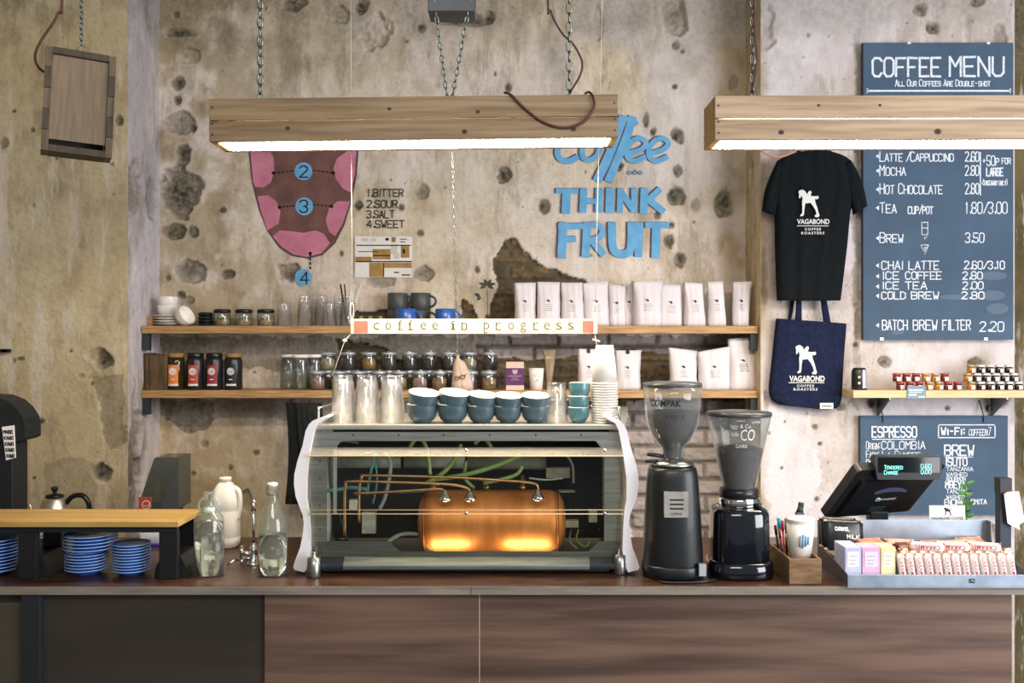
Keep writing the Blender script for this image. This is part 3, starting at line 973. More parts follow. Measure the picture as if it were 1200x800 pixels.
# ------------------------------------------------------------------ kettle, black brewer, hopper on the back bench
BZ = .86
kx, ky = W(64, 0, 3.85).x, 3.85
k = thing('gooseneck_kettle', (kx, ky, BZ), 'steel kettle with black handle behind the riser', 'kettle')
st_m = mat('satin_steel', '#d8d4c9', rough=.38, metal=1)
MB().lathe([(0, .0), (.085, 0), (.088, .012), (.078, .10), (.06, .19), (.045, .235), (.04, .24), (0, .245)], 36).build('body', [st_m], k, (0, 0, 0))
MB().lathe([(.0, .243), (.036, .243), (.034, .252), (.008, .256), (.008, .266), (.014, .272), (.013, .283), (0, .287)], 24).build('lid', [black_plastic], k, (0, 0, 0))
pts = smooth_pts([(.045, 0, .215), (.075, 0, .245), (.115, 0, .248), (.14, 0, .215), (.138, 0, .165), (.125, 0, .11)], 5)
MB().tube(pts, .0105, 10).build('handle', [black_plastic], k, (0, 0, 0))
pts = smooth_pts([(-.07, 0, .06), (-.12, 0, .07), (-.135, 0, .13), (-.12, 0, .19), (-.145, 0, .225)], 5)
MB().tube(pts, .007, 8).build('spout', [st_m], k, (0, 0, 0))
p = W(14, 0, 3.7)
k = thing('milk_pitcher', (p.x - .02, 3.72, BZ), 'small steel pitcher with a curved wire handle beside the black brewer', 'jug')
MB().lathe([(0, 0), (.05, 0), (.05, .12), (.042, .2), (.04, .2), (.046, .12), (.046, .006), (0, .006)], 28).build('body', [st_m], k, (0, 0, 0))
MB().tube(smooth_pts([(.04, 0, .2), (.075, 0, .235), (.088, 0, .19), (.08, 0, .12), (.05, 0, .07)], 5), .005, 8).build('handle', [st_m], k, (0, 0, 0))
# tall black brewer at the frame edge
Yb_ = 3.2
b = thing('coffee_brewer', (W(-16, 0, Yb_).x, Yb_, CZ), 'tall black coffee brewer with a paper tag at the picture edge', 'coffee machine')
bl = mat('matt_black', '#15181b', '#1c2023', 30, rough=.55)


def q(*pts, Y=Yb_):
    return [(W(a, c, Y).x, W(a, c, Y).z) for a, c in pts]


MB().prism(q((-60, 460), (-5, 464), (10, 470), (20, 479), (27, 490), (29, 502), (29, 514), (22, 517), (-60, 519)), Yb_, Yb_ + .11).build('head', [bl], b, b.location, .006)
zb = CZ
poly = q((-60, 519), (14, 518), (14, 590))
xr_ = W(14, 0, Yb_).x
MB().box(W(-60, 0, Yb_).x, xr_, Yb_ + .004, Yb_ + .106, CZ + .02, W(0, 519, Yb_).z).build('column', [bl], b, b.location, .004)
MB().box(W(-62, 0, Yb_).x, xr_ + .01, Yb_ - .02, Yb_ + .108, CZ, CZ + .02).build('base', [bl], b, b.location, .004)
m = MB()
tagp = q((3, 500), (17, 498), (19, 536), (8, 539))
m.prism(tagp, Yb_ - .005, Yb_ - .001, 0)
for i in range(5):
    y0 = 504 + i * 7
    wpx(m, random.choice(['MNBE', 'KAWO', 'TEMN']), 5 + i, 16 + i * .4, y0, y0 + 3.5, Yb_, 1.0, 1, off=.006)
part_label(m.build('paper_tag', [paper, ink], b, b.location), 'white handwritten paper tag')
r_ = MB()
a = W(-20, 411, YL)
r_.box(a.x, W(15, 0, YL).x, YL - .03, YL - .012, a.z - .006, a.z + .008)
r_.box(a.x, a.x + .02, YL - .03, YL - .002, a.z - .006, a.z + .008)
r_.box(W(12, 0, YL).x - .02, W(12, 0, YL).x, YL - .03, YL - .002, a.z - .006, a.z + .008)
tag(r_.build('wall_rail', [black_metal], None, (a.x, YL - .02, a.z)), 'thin black metal rail fixed to the ochre wall', 'rail')
# smoked hopper on grinder
gx, gy = W(187, 0, 3.86).x, 3.86
g = thing('filter_grinder', (gx, gy, BZ), 'coffee grinder with smoked wedge hopper behind the riser', 'coffee grinder')
Yh = 3.80
MB().box(gx - .07, gx + .07, Yh + .005, Yh + .145, BZ, W(0, 600, Yh).z).build('body', [bl], g, g.location, .008)
MB().box(gx - .075, gx + .078, Yh, Yh + .15, W(0, 600, Yh).z, W(0, 596, Yh).z).build('collar', [black_plastic], g, g.location, .003)
smoke = clear('smoked_plastic', '#a3aaa5', .3, .08, 1.5, '#757c76')
poly = q((166, 596), (163, 588), (179, 540), (181, 536), (209, 536), (209, 596), Y=Yh)
MB().prism(poly, Yh + .005, Yh + .145).build('hopper', [smoke], g, g.location, .003)
MB().prism(q((187, 596), (208, 540), (209, 538), (209, 596), Y=Yh), Yh + .001, Yh + .005).build('hopper_panel', [clear('grey_plastic', '#a9aeb2', .45, .1, 1.3, '#70757a')], g, g.location)
m = MB()
m.box(W(163, 0, Yh).x, W(178, 0, Yh).x, Yh - .006, Yh - .001, W(0, 596, Yh).z, W(0, 582, Yh).z, 0)
c_ = W(172, 591, Yh)
m.disc(c_.x, c_.z, .018, Yh - .0066, 1)
m.disc(c_.x, c_.z, .0145, Yh - .0070, 0)
m.tube([(c_.x - .011, Yh - .008, c_.z - .002), (c_.x, Yh - .008, c_.z - .007), (c_.x + .011, Yh - .008, c_.z + .001)], .0017, 6, 1)
part_label(m.build('badge', [mat('red_badge', '#b4473c', rough=.5), paper], g, g.location), 'red badge with white ring')
p = W(183, 0, 3.2)
k = thing('plastic_tub', (p.x, 3.2, CZ), 'small clear tub with a violet base under the riser board', 'container')
MB().lathe([(.048, .012), (.052, .05), (.05, .05), (.046, .014)], 24, power=4).build('wall', [clear('frosted_plastic', '#dfe6f0', .3, .1, 1)], k, (0, 0, 0))
MB().lathe([(0, 0), (.045, 0), (.047, .012), (0, .012)], 24, power=4).build('base', [mat('violet_plastic', '#5a4bb0', rough=.4)], k, (0, 0, 0))

# ------------------------------------------------------------------ bottles, milk jug, tap
bottle_m = mat('bottle_glass', '#f2f6ee', rough=0, trans=1, ior=1.36)
clear_b = clear('thin_bottle_glass', '#eef4ea', .06, .02, 2.0)
water_m = mat('water', '#fbfdf8', rough=0, trans=1, ior=1.33)


def water_bottle(name, x, y, prof, lab, fill):
    b = thing(name, (x, y, CZ), lab, 'bottle')
    inner = [(max(r - .0025, 0), z) for r, z in prof[2:]]
    MB().lathe(prof, 36).build('bottle_wall', [clear_b], b, (0, 0, 0))
    wp = [(0, .004)] + [(r - .003, max(z, .005)) for r, z in prof if z <= fill and r > .004][1:] + [(prof_r(prof, fill) - .003, fill), (0, fill)]
    MB().lathe(wp, 36).build('water', [water_m], b, (0, 0, 0))
    return b


def prof_r(prof, z):
    for (r0, z0), (r1, z1) in zip(prof, prof[1:]):
        if z0 <= z <= z1 and z1 > z0:
            return r0 + (r1 - r0) * (z - z0) / (z1 - z0)
    return prof[-1][0]


pos = W(245, 0, 2.78)
pf = [(0, 0), (.039, 0), (.0435, .005), (.0435, .10), (.0435, .158), (.040, .172), (.028, .186), (.019, .196), (.0155, .208), (.0145, .235), (.0165, .238), (.0165, .247), (.014, .248)]
b = water_bottle('growler_bottle', pos.x, 2.78, pf, 'glass water bottle with small ring handles beside the riser', .155)
for sx in (-1, 1):
    pts = [(sx * (.013 + .018 * math.sin(a)), 0, .205 + .02 * math.cos(a)) for a in [PI * i / 10 for i in range(11)]]
    MB().tube(pts, .0032, 8).build('ring_handle', [clear('thick_glass', '#e8ece2', .2, .05, 1.6)], b, (0, 0, 0))
MB().lathe([(.0162, .186), (.0185, .188), (.017, .200), (.0157, .2)], 24).build('neck_band', [mat('white_band', '#e6e6ea', rough=.5)], b, (0, 0, 0))
pos = W(319.5, 0, 2.78)
pf = [(0, 0), (.038, 0), (.0425, .005), (.0425, .13), (.0415, .145), (.036, .168), (.026, .195), (.0175, .215), (.0145, .232), (.014, .25), (.016, .252), (.016, .26), (.0135, .261)]
b = water_bottle('swing_top_bottle', pos.x, 2.78, pf, 'glass water bottle with white swing stopper beside the espresso machine', .118)
MB().lathe([(0, .2615), (.013, .2615), (.0155, .266), (.0145, .272), (0, .274)], 20).build('stopper', [mat('porcelain', '#efeeea', rough=.3)], b, (0, 0, 0))
MB().tube([(-.0165, -.004, .236), (-.0175, -.004, .255), (-.012, -.004, .268), (.012, -.004, .268), (.0175, -.004, .255), (.0165, -.004, .236), (.017, -.002, .225)], .0011, 6).tube(
    [(.0168 * math.cos(2 * PI * i / 16), .0168 * math.sin(2 * PI * i / 16), .238) for i in range(16)], .0011, 6, closed=True).build('wire_bail', [wire], b, (0, 0, 0))
p = W(264, 0, 3.16)
j = thing('milk_jug', (p.x, 3.16, CZ), 'white plastic milk jug standing behind the water bottle', 'jug')
hdpe = mat('milky_plastic', '#eceae6', '#e2dfda', 9, rough=.35)
MB().lathe([(0, 0), (.038, 0), (.045, .006), (.046, .03), (.0445, .034), (.046, .04), (.046, .12), (.0445, .125), (.046, .13), (.045, .165), (.036, .192), (.024, .212), (.0185, .218), (.0185, .222)], 40, power=3.2).build('body', [hdpe], j, (0, 0, 0))
MB().lathe([(.0175, .22), (.0205, .22), (.0205, .232), (.0195, .2335), (0, .2335)], 24).build('cap', [mat('cap_plastic', '#f2f0ee', rough=.4)], j, (0, 0, 0))
MB().tube(smooth_pts([(.03, -.0, .2), (.05, -.01, .185), (.053, -.012, .14), (.044, -.012, .095)], 5), .008, 8).build('handle', [hdpe], j, (0, 0, 0))
p = W(297, 0, 2.9)
t = thing('bar_tap', (p.x, 2.90, CZ), 'chrome bar tap with cross handle beside the swing-top bottle', 'tap')
MB().lathe([(0, 0), (.02, 0), (.02, .006), (.012, .012), (.011, .045), (.013, .05), (.0075, .06), (.0055, .07)], 24).build('base', [chrome], t, (0, 0, 0))
MB().tube([(0, 0, .06), (0, 0, .19)], .0045, 10).tube([(0, 0, .165), (0, 0, .2)], .0075, 12).build('spout', [chrome], t, (0, 0, 0))
MB().tube([(-.008, 0, .035), (-.035, -.005, .038)], .007, 10).tube([(-.035, -.005, .02), (-.035, -.005, .06)], .006, 10).tube([(-.055, -.012, .018), (-.02, .004, .02), (.0, 0, .02)], .005, 8).build('cross_handle', [chrome], t, (0, 0, 0))
MB().tube([(-.055, -.012, .018), (-.075, -.02, .004)], .004, 8).tube([(-.035, -.005, .02), (-.035, -.005, .003)], .005, 8).build('lever', [chrome], t, (0, 0, 0))
# ------------------------------------------------------------------ hanging lamps, chains, cables
lamp_wood = mat('lamp_pine', '#917a5c', '#6f5a40', 4, (.8, 14, 18), rough=.6, bump=.1, bscale=8)
end_wood = mat('lamp_end_wood', '#b0924f', '#95783c', 6, (8, 8, 2), rough=.6)
knot_m = mat('wood_knot', '#5d4a38', '#453627', 60, rough=.7)
glow = mat('opal_diffuser', (1, .84, .63), emit=LAMP_GLOW, rough=.5)
tube_m = mat('lamp_tube', (1, .80, .55), emit=6, rough=.5)


def trough(name, x0, x1, zb, zt, yf, dep, label, tilt=0, knots=(), gap=.0012, lamp_wood=lamp_wood):
    xc = (x0 + x1) / 2
    L_ = thing(name, (xc, yf + dep / 2, zb), label, 'lamp', 'wooden trough lamps')
    L_.rotation_euler = (0, tilt, 0)
    w, h, th = (x1 - x0) / 2, zt - zb, .02
    zm = h * .48
    d = dep / 2
    for nm, y0, y1, g in (('front', -d, -d + th, gap), ('back', d - th, d, .0008)):
        for a, c in ((0, zm - g), (zm + g, h)):
            m = MB().box(-w, w, y0, y1, a, c)
            m.build(nm + '_board', [lamp_wood], L_, None, .0015)
    for sx in (-1, 1):
        a, c = sorted((sx * w, sx * (w - th)))
        MB().box(a + (.0005 if sx > 0 else 0), c - (.0005 if sx < 0 else 0), -d + th + .0005, d - th - .0005, .0, h - .0005).build('end_board', [end_wood], L_, None, .0015)
    MB().box(-w + th + .001, w - th - .001, -d + th + .001, d - th - .001, h - .02, h - .002).build('top_board', [lamp_wood], L_)
    m = MB()
    a = w - th - .012
    m.prism([(-d + th + .003, .016), (-d + th + .003, .004), (-d + th + .02, -.003), (0, -.005), (d - th - .02, -.003), (d - th - .003, .004), (d - th - .003, .016)], -a, a, axis='x', smooth=False)
    m.build('diffuser', [glow], L_)
    MB().tube([(-w + .06, 0, .06), (w - .06, 0, .06)], .013, 10).build('tube', [tube_m], L_)
    for kx, kz, r in knots:
        m = MB().disc(kx, kz, r, -d - .0008, 0, 14, r * .8).disc(kx, kz, r * .55, -d - .0012, 1, 10)
        m.build('knot', [knot_m, mat('knot_core', '#2c2118', rough=.7)], L_)
    m = MB()
    for sx in (-1, 1):
        for kz in (.02, .052, .1):
            m.disc(sx * (w - .01), kz, .0032, -d - .0006, 0, 10)
    m.build('screw', [black_metal], L_)
    return L_


LY = 2.76
a, b = W(245, 165, LY), W(724.5, 112.5, LY)
za = W(0, 163, LY).z
lamp1 = trough('trough_lamp', a.x, b.x, za, W(0, 113, LY).z, LY, .16, 'long wooden trough lamp hanging over the espresso machine', -.0115,
               [(-.37, .036, .008), (.15, .02, .009), (.47, .024, .009), (-.07, .09, .006), (.19, .078, .007)])
LY2 = 2.76
c, d_ = W(838, 163, LY2), W(1320, 111.5, LY2)
lamp2 = trough('trough_lamp', c.x, d_.x, W(0, 163, LY2).z, W(0, 111.5, LY2).z, LY2, .16, 'long wooden trough lamp hanging in front of the menu board', -.002,
               [(-.41, .021, .009), (.05, .022, .011), (-.3, .1, .005), (-.12, .1, .005)], .0022, mat('pale_lamp_pine', '#ad957a', '#8a7259', 4, (.8, 14, 18), rough=.6, bump=.1, bscale=8))
cut = MB()


def chain(pts, ln, wr, name, label, group=None, wide=.42):
    """one chain of oval links along a polyline"""
    m = MB()
    P = [Vector(p) for p in pts]
    segs, tot = [], 0
    for a, b in zip(P, P[1:]):
        segs.append((tot, (b - a).length, a, b))
        tot += (b - a).length
    n = max(2, round(tot / (ln * .8)))
    step = tot / n
    for i in range(n):
        s_ = (i + .5) * step
        for t0, l, a, b in segs:
            if t0 <= s_ <= t0 + l + 1e-6:
                c_ = a + (b - a) * ((s_ - t0) / l)
                dr = (b - a).normalized()
                break
        side = dr.cross(Vector((0, 1, 0)) if abs(dr.y) < .9 else Vector((1, 0, 0))).normalized()
        if i % 2:
            side = dr.cross(side).normalized()
        hl, hw = ln / 2 - wr, ln * wide / 2
        pp = []
        for k in range(10):
            q_ = 2 * PI * k / 10
            cx_, sx_ = math.cos(q_), math.sin(q_)
            pp.append(c_ + side * (hw * cx_) + dr * ((hl - hw) * (1 if sx_ > .01 else -1 if sx_ < -.01 else 0) + hw * sx_))
        m.tube(pp, wr, 6, closed=True)
    return tag(m.build(name, [wire], None, P[-1]), label, 'chain', group)


YC = LY + .08


def on_lamp(L_, px):
    x = W(px, 0, YC).x
    return Vector((x, YC, L_.location.z + .128 + (x - L_.location.x) * math.tan(-L_.rotation_euler[1]) - .001))


def eye(L_, px):
    p_ = on_lamp(L_, px)
    p_.z += .004
    return p_


for px, lab, L_ in ((305, 'steel chain holding the plain end of the lamp over the bottles', lamp1), (667, 'steel chain twined with dark cable above the lamp over the machine', lamp1),
                    (882, 'steel chain above the corner of the menu lamp', lamp2), (1290, 'steel chain outside the picture holding the menu lamp', lamp2)):
    p_ = eye(L_, px)
    chain([(p_.x, YC, TOP), p_], .036, .0032, 'hanging_chain', lab)
p_ = eye(lamp1, 527)
bz_ = W(0, 20, YC).z
bxm = thing('ceiling_box', (W(530, 0, YC).x, YC, bz_), 'dark grey metal box hung from the ceiling above the lamp', 'box')
m = MB().box(W(503, 0, YC).x, W(557, 0, YC).x, YC - .05, YC + .05, bz_, bz_ + .13)
m.build('casing', [mat('grey_sheet_metal', '#54585c', '#474b50', 10, rough=.5, metal=.3)], bxm, bxm.location, .003)
m = MB().box(bxm.location.x - .02, bxm.location.x + .02, YC - .02, YC + .02, bz_ + .13, TOP)
m.build('stem', [black_metal], bxm, bxm.location)
for px, lab in ((505, 'slanting chain meeting its twin on the lamp, bottle side'), (556, 'slanting chain meeting its twin on the lamp, grinder side')):
    q_ = W(px, 16, YC - .055)
    chain([(q_.x, q_.y, bz_ + .1), (p_.x + (.006 if px > 530 else -.006), YC, p_.z)], .024, .0026, 'hanging_chain', lab)
red_cable = mat('red_cable', '#4f2824', rough=.5)


def cable(pts, r, name, label, m_=red_cable, cat='cable'):
    P = smooth_pts(pts, 7)
    return tag(MB().tube(P, r, 8).build(name, [m_], None, P[0]), label, cat)


YFc = LY - .006
cable([Vector((W(641, 0, YC).x, YC, TOP)), W(642, -20, YC), W(645, 12, YC), W(658, 38, YC), W(672, 52, YC), W(682, 72, YC), W(680, 88, YC), W(670, 105, YC - .02), W(668, 109.5, YC)], .0032,
      'lamp_cable', 'dark red cable curling past the chain above the lamp')
cable([W(592, 109, YC), W(592, 108.5, LY + .02), W(600, 112, YFc), W(613, 125, YFc), W(635, 142, YFc), W(660, 149.5, YFc), W(683, 143, YFc), W(696, 126, YFc), W(695, 113, YFc), W(690, 108, LY + .02),
       W(686, 109.5, YC)], .0036, 'lamp_cable', 'dark red cable looping over the front of the lamp')
cable([Vector((W(885, 0, YC).x, YC + .01, TOP)), W(884, 0, YC - .012), W(887, 60, YC - .012), W(884, 95, YC - .012), W(880, 109.5, YC)], .0032, 'lamp_cable', 'red cable running down the chain of the menu lamp')

# slanted wooden box lamp hanging by the ochre wall
Yw = 3.0
wc = W(92, 124, Yw)
bx = thing('box_lamp', (wc.x, Yw, wc.z), 'small wooden box lamp with finger joints hanging by a chain', 'lamp', rot=(0, math.radians(2.5), math.radians(27)))
old = mat('weathered_wood', '#6f604d', '#564a38', 5, (10, 10, 2), rough=.7, bump=.1)
old2 = mat('weathered_wood_dark', '#524637', '#41372a', 5, (10, 10, 2), rough=.7, bump=.1)
w, h, dp, th = .102, .163, .05, .02
for sx in (-1, 1):
    m = MB()
    for k in range(5):
        z0, z1 = -h + 2 * h * k / 5, -h + 2 * h * (k + 1) / 5
        a, c = sorted((sx * w, sx * (w - th)))
        m.box(a, c, -dp + (.0 if k % 2 else .002), dp, z0 + .0008, z1 - .0008, k % 2)
    m.build('side_board', [old, old2], bx)
for sz in (-1, 1):
    a, c = sorted((sz * h, sz * (h - th)))
    MB().box(-w + th + .0005, w - th - .0005, -dp + .001, dp, a, c).build('end_board', [old2], bx)
MB().box(-w + th + .001, w - th - .001, -dp + .014, -dp + .024, -h + th + .02, h - th - .001).build('face_panel', [mat('pale_panel', '#85725c', '#73614c', 4, (20, 20, 2), rough=.6)], bx)
MB().box(-w + th + .001, w - th - .001, dp - .012, dp - .002, -h + th + .001, h - th - .001).build('back_panel', [old2], bx)
ring = [(.014 * math.cos(2 * PI * i / 16), 0, h + .02 + .014 * math.sin(2 * PI * i / 16)) for i in range(16)]
MB().tube(ring, .0022, 6, closed=True).lathe([(.006, h), (.006, h + .01), (0, h + .01)], 12).build('hanging_ring', [wire], bx)
tp = bx.matrix_basis @ Vector((0, 0, h + .03))
chain([(tp.x, tp.y, TOP), (tp.x, tp.y, tp.z)], .022, .002, 'hanging_chain', 'thin chain holding the small wooden box lamp')
cable([Vector((W(72, 0, Yw).x, Yw, TOP)), W(73, -20, Yw), W(68, 16, Yw), W(48, 48, Yw), W(41, 66, Yw), W(46, 80, Yw), W(59, 88, Yw - .02)], .0042, 'lamp_cable', 'brown cable curving into the small wooden box lamp',
      mat('brown_cable', '#5a3326', rough=.5))

# ------------------------------------------------------------------ coffee sign on strings
YS = 3.02
sl, sr = W(411, 391, YS), W(700, 373.5, YS)
sg = thing('hanging_sign', ((sl.x + sr.x) / 2, YS, sl.z), 'narrow cream sign reading coffee in progress above the cups', 'sign')
cream = mat('cream_board', '#d6cdb8', '#cbc1aa', 6, rough=.6)
sgb = MB().box(sl.x, sr.x, YS, YS + .012, sl.z, sr.z).build('board', [cream], sg, sg.location, .001)
m = MB()
for ch, px in zip('coffeeinprogress', (441, 455, 469, 481, 496, 510, 531, 544, 570, 584, 599, 613, 628, 641, 655, 669)):
    if ch == ' ':
        continue
    w_ = {'i': 3.2, 'f': 5, 'r': 5.6}.get(ch, 6.6)
    y0, y1 = {'f': (375.2, 386), 'i': (375.8, 386), 'p': (378, 389.5), 'g': (378, 389.5)}.get(ch, (378, 386))
    fpx(m, ch, px - w_ / 2, px + w_ / 2, y0, y1, YS, 0, -.012, off=.0008)
    yb_ = 389.5 if ch == 'p' else 386
    if ch in 'firnp':
        hline(m, px - 3.3, px + (1.2 if ch in 'p' else 3.3), yb_ - .5, yb_ + .5, YS - .0009, 0)
    if ch in 'irnp':
        hline(m, px - 3.6, px - .8 if ch != 'i' else px, 378, 379, YS - .0009, 0)
m.build('lettering', [mat('sign_ink', '#54452a', rough=.8)], sgb, sg.location)
for p0, p1 in ((415, 431), (683, 695.5)):
    a_, b_ = W(p0, 389.6, YS), W(p1, 376, YS)
    MB().box(a_.x, b_.x, YS - .0012, YS - .0002, a_.z, b_.z).build('red_square', [mat('coral_paint', '#e2705c', '#d8624f', 30, rough=.7)], sg, sg.location)
cord = mat('pale_cord', '#d9d2c4', rough=.8)
for px0, px1, lab in ((411, 412.5, 'thin cord holding the sign end above the tumblers'), (706, 697.5, 'thin cord holding the sign end above the paper cups')):
    a_, b_ = W(px0, 0, YS + .02), W(px1, 374, YS + .006)
    dz = (TOP - a_.z) / (a_.z - b_.z)
    top = a_ + (a_ - b_) * dz
    m = MB().tube([top, b_ + Vector((0, 0, .052))], .0011, 6)
    lp = [(b_.x + .006 * math.cos(2 * PI * i / 14), b_.y, b_.z + .028 + .026 * math.sin(2 * PI * i / 14)) for i in range(14)]
    m.tube(lp, .0013, 6, closed=True)
    m.tube([(b_.x, b_.y, b_.z + .003), (b_.x, b_.y, b_.z - .0005)], .0012, 6)
    tag(m.build('sign_cord', [cord], None, b_), lab, 'cord')
a_ = W(411, 391.5, YS + .006)
b_ = W(404, 399, YS)
m = MB().tube([a_, b_, W(389, 441, YS)], .0012, 6)
m.lathe([(0, -.006), (.008, -.002), (.008, .002), (0, .006)], 12, cx=b_.x, cy=b_.y, cz=b_.z)
tag(m.build('loose_cord', [cord], None, a_), 'loose cord with a bead below the sign above the tumblers', 'cord')
a_ = W(697, 391.5, YS + .006)
m = MB().tube([a_, W(698, 399, YS), W(700.5, 408, YS)], .0015, 6).tube([W(694, 397.5, YS), W(703, 400, YS)], .003, 6)
tag(m.build('loose_cord', [cord], None, a_), 'loose cord with a toggle below the sign above the paper cups', 'cord')
# thin chain in the middle hanging behind the lamp
a_ = eye(lamp1, 527)
chain([(a_.x + .002, LY + .163, a_.z - .10), (a_.x + .008, YS + .075, W(0, 417, YS + .075).z)], .02, .0014, 'hanging_chain', 'thin chain dangling behind the middle of the sign', None, .3)
# ------------------------------------------------------------------ upper shelf
YM = 4.27


def sx(px, Y=YM):
    return (px - 600) * Y / F


def hp(n, Y=YM):
    return n * Y / F


saucer_p = MB().lathe([(0, 0), (.03, 0), (.034, .003), (.082, .010), (.084, .012), (.08, .0125), (.03, .006), (0, .006)], 32).build('saucer', [cup_white])
SA = Maker(tag(saucer_p, '', 'saucer'))
for k in range(4):
    SA((sx(202), YM, ZS1 + k * .0125), 'white saucer, %s from the bottom of the pile under the white cups' % ORD[k], (0, 0, k), 'white saucers under the cups')
zt = ZS1 + 4 * .0125 - .002
CUPW = Maker(bowl(.045, .048, cup_white, cup_white, 'white_cup', 'cup'))
CUPW((sx(196.5), YM, zt), 'white cup standing on the saucer pile, lower of two', (0, 0, 0))
CUPW((sx(197), YM, zt + .0365), 'white cup nested on top of the saucer pile cups', (0, 0, 1))
CUPW((sx(216), YM - .062, ZS1 + .0285), 'white cup tipped on its side against the saucers', (0, math.radians(62), math.radians(-20)))
wb = MB().box(-.03, .03, -.03, .03, 0, .042)
tag(wb.build('wooden_block', [shelf_wood], loc=(sx(174), YM, ZS1), bevel=.002), 'small wooden block at the shelf end beside the saucers', 'block')
LID = Maker(tag(MB().lathe([(0, 0), (.031, 0), (.033, .004), (.0355, .006), (.0355, .009), (.032, .012), (.03, .0155), (0, .0155)], 28).build('cup_lid', [black_plastic]), '', 'lid'))
for k in range(4):
    LID((sx(241), YM, ZS1 + k * .0158), 'black plastic cup lid, %s from the bottom of the small pile' % ORD[k], (0, 0, k), 'black cup lids')
# squat jars with black lids
cork_m = mat('cork', '#a98453', '#8b6a3e', 60, rough=.8)
grain = mat('pale_beans', '#bfa883', '#8a734f', 90, rough=.7, lohi=(.4, .6))


def lump(r, h, n=26, seed=0):
    rs = random.Random(seed)
    m = MB()
    vs, fs = [], []
    rings = 7
    m.lathe([(0, .004), (r, .004), (r, h * .7), (r * .92, h * .85), (r * .5, h * .97), (0, h)], 18)
    m.v = [(x + rs.uniform(-.0025, .0025), y + rs.uniform(-.0025, .0025), z + rs.uniform(-.003, .003) * (z > .01)) for x, y, z in m.v]
    return m


def jar(r, h, lid_m, fill_m, name, cat='jar', fill=.55, clip=False, lidh=.012, seed=1):
    j = thing(name, (0, 0, 0), '', cat)
    MB().lathe([(0, 0), (r * .94, 0), (r, .005), (r, h * .72), (r * .9, h * .84), (r * .86, h - lidh), (r * .82, h - lidh), (r * .86, h * .82), (r * .95, h * .70), (r * .95, .006), (0, .004)], 24).build('jar_wall', [jar_glass], j)
    if fill_m:
        lump(r * .9, h * fill, seed=seed).build('contents', [fill_m], j)
    m = MB().lathe([(r * .5, h - lidh), (r * .98, h - lidh), (r * 1.0, h - lidh * .6), (r * 1.0, h - lidh * .3), (r * .9, h), (r * .3, h), (0, h)], 24)
    m.build('lid', [lid_m], j)
    if clip:
        m = MB().tube([(r * 1.02 * math.cos(2 * PI * i / 20), r * 1.02 * math.sin(2 * PI * i / 20), h - lidh * 1.3) for i in range(20)], .0013, 5, closed=True)
        m.tube(smooth_pts([(-.008, -r * 1.02, h - lidh * 1.3), (-.009, -r * 1.1, h * .74), (0, -r * 1.12, h * .66), (.009, -r * 1.1, h * .74), (.008, -r * 1.02, h - lidh * 1.3)], 4), .0013, 5)
        m.tube(smooth_pts([(-.012, -r * .5, h), (0, -r * .6, h + .006), (.012, -r * .5, h)], 4), .0013, 5)
        m.build('wire_clip', [chrome], j)
    return j


J = Maker(jar(.039, .077, black_plastic, grain, 'squat_jar', fill=.45, lidh=.016))
for i, px in enumerate((260.5, 286, 311.5)):
    J((sx(px), YM, ZS1), 'squat glass jar with black lid, %s from the pile of black lids' % ORD[i], (0, 0, i), 'squat jars with black lids')


def tumbler(r0, r1, h, name='tumbler', nfl=0):
    prof = [(0, .0), (r0, 0), (r0 * 1.02, .004), (r1, h), (r1 - .002, h), (r0 * .97, .012), (0, .012)]
    m = MB()
    m.lathe(prof, 24)
    if nfl:
        m.v = [(x * (1 + .02 * math.cos(nfl * math.atan2(y, x))), y * (1 + .02 * math.cos(nfl * math.atan2(y, x))), z) for x, y, z in m.v]
    return tag(m.build(name, [glass]), '', 'glass')


TT = Maker(tumbler(.026, .034, .105))
k = 0
for i, (px, two, dy) in enumerate(((333, 0, 0), (357, 1, .0), (377, 1, .05), (386, 0, -.03), (398, 1, .04), (407, 1, -.02))):
    nm = ORD[i]
    TT((sx(px, YM + dy), YM + dy, ZS1 + .105), 'upturned clear tumbler, %s along the shelf from the squat jars' % nm, (PI, 0, i), 'upturned tumblers on the upper shelf')
    if two:
        TT((sx(px, YM + dy), YM + dy, ZS1 + .105 + .036), 'clear tumbler nested over the %s tumbler from the squat jars' % nm, (PI, 0, i + 1), 'tumblers nested on others, upper shelf')
# straws standing in a glass
tx, ty = sx(408, 4.215), 4.215
TT((tx, ty, ZS1), 'clear tumbler holding straws behind the sign end', (0, 0, 0))
for i, (dx, dy, lx, c_) in enumerate(((-.012, .0, -.03, '#1c1c1e'), (-.003, .01, -.018, '#222224'), (.004, -.006, .012, '#e8e4e0'), (.011, .004, .05, '#ece9e6'), (-.008, -.008, -.03, '#3a3a3c'), (.006, .01, .022, '#dcd8d4'))):
    m = MB().tube([(0, 0, 0), (lx, .01, .175)], .0028, 8)
    tag(m.build('straw', [mat('straw_' + ('dark' if i in (0, 1, 4) else 'pale'), c_, rough=.4)], loc=(tx + dx * .6, ty + dy * .6, ZS1 + .0135)),
        '%s drinking straw, %s of the bunch in the tumbler' % ('black' if i in (0, 1, 4) else 'white', ORD[i]), 'straw', 'straws in the tumbler')
# mugs


def mug(r, h, m_, name, hr):
    g = thing(name, (0, 0, 0), '', 'mug')
    MB().lathe([(0, 0), (r * .95, 0), (r, .004), (r, h), (r * .97, h + .0015), (r * .93, h), (r * .93, .006), (0, .006)], 32).build('mug_body', [m_], g)
    pts = [(r * .97 + hr * math.sin(PI * i / 10), 0, h * .5 + h * .33 * math.cos(PI * i / 10)) for i in range(11)]
    MB().tube(pts, .0055, 10).build('handle', [m_], g)
    return g


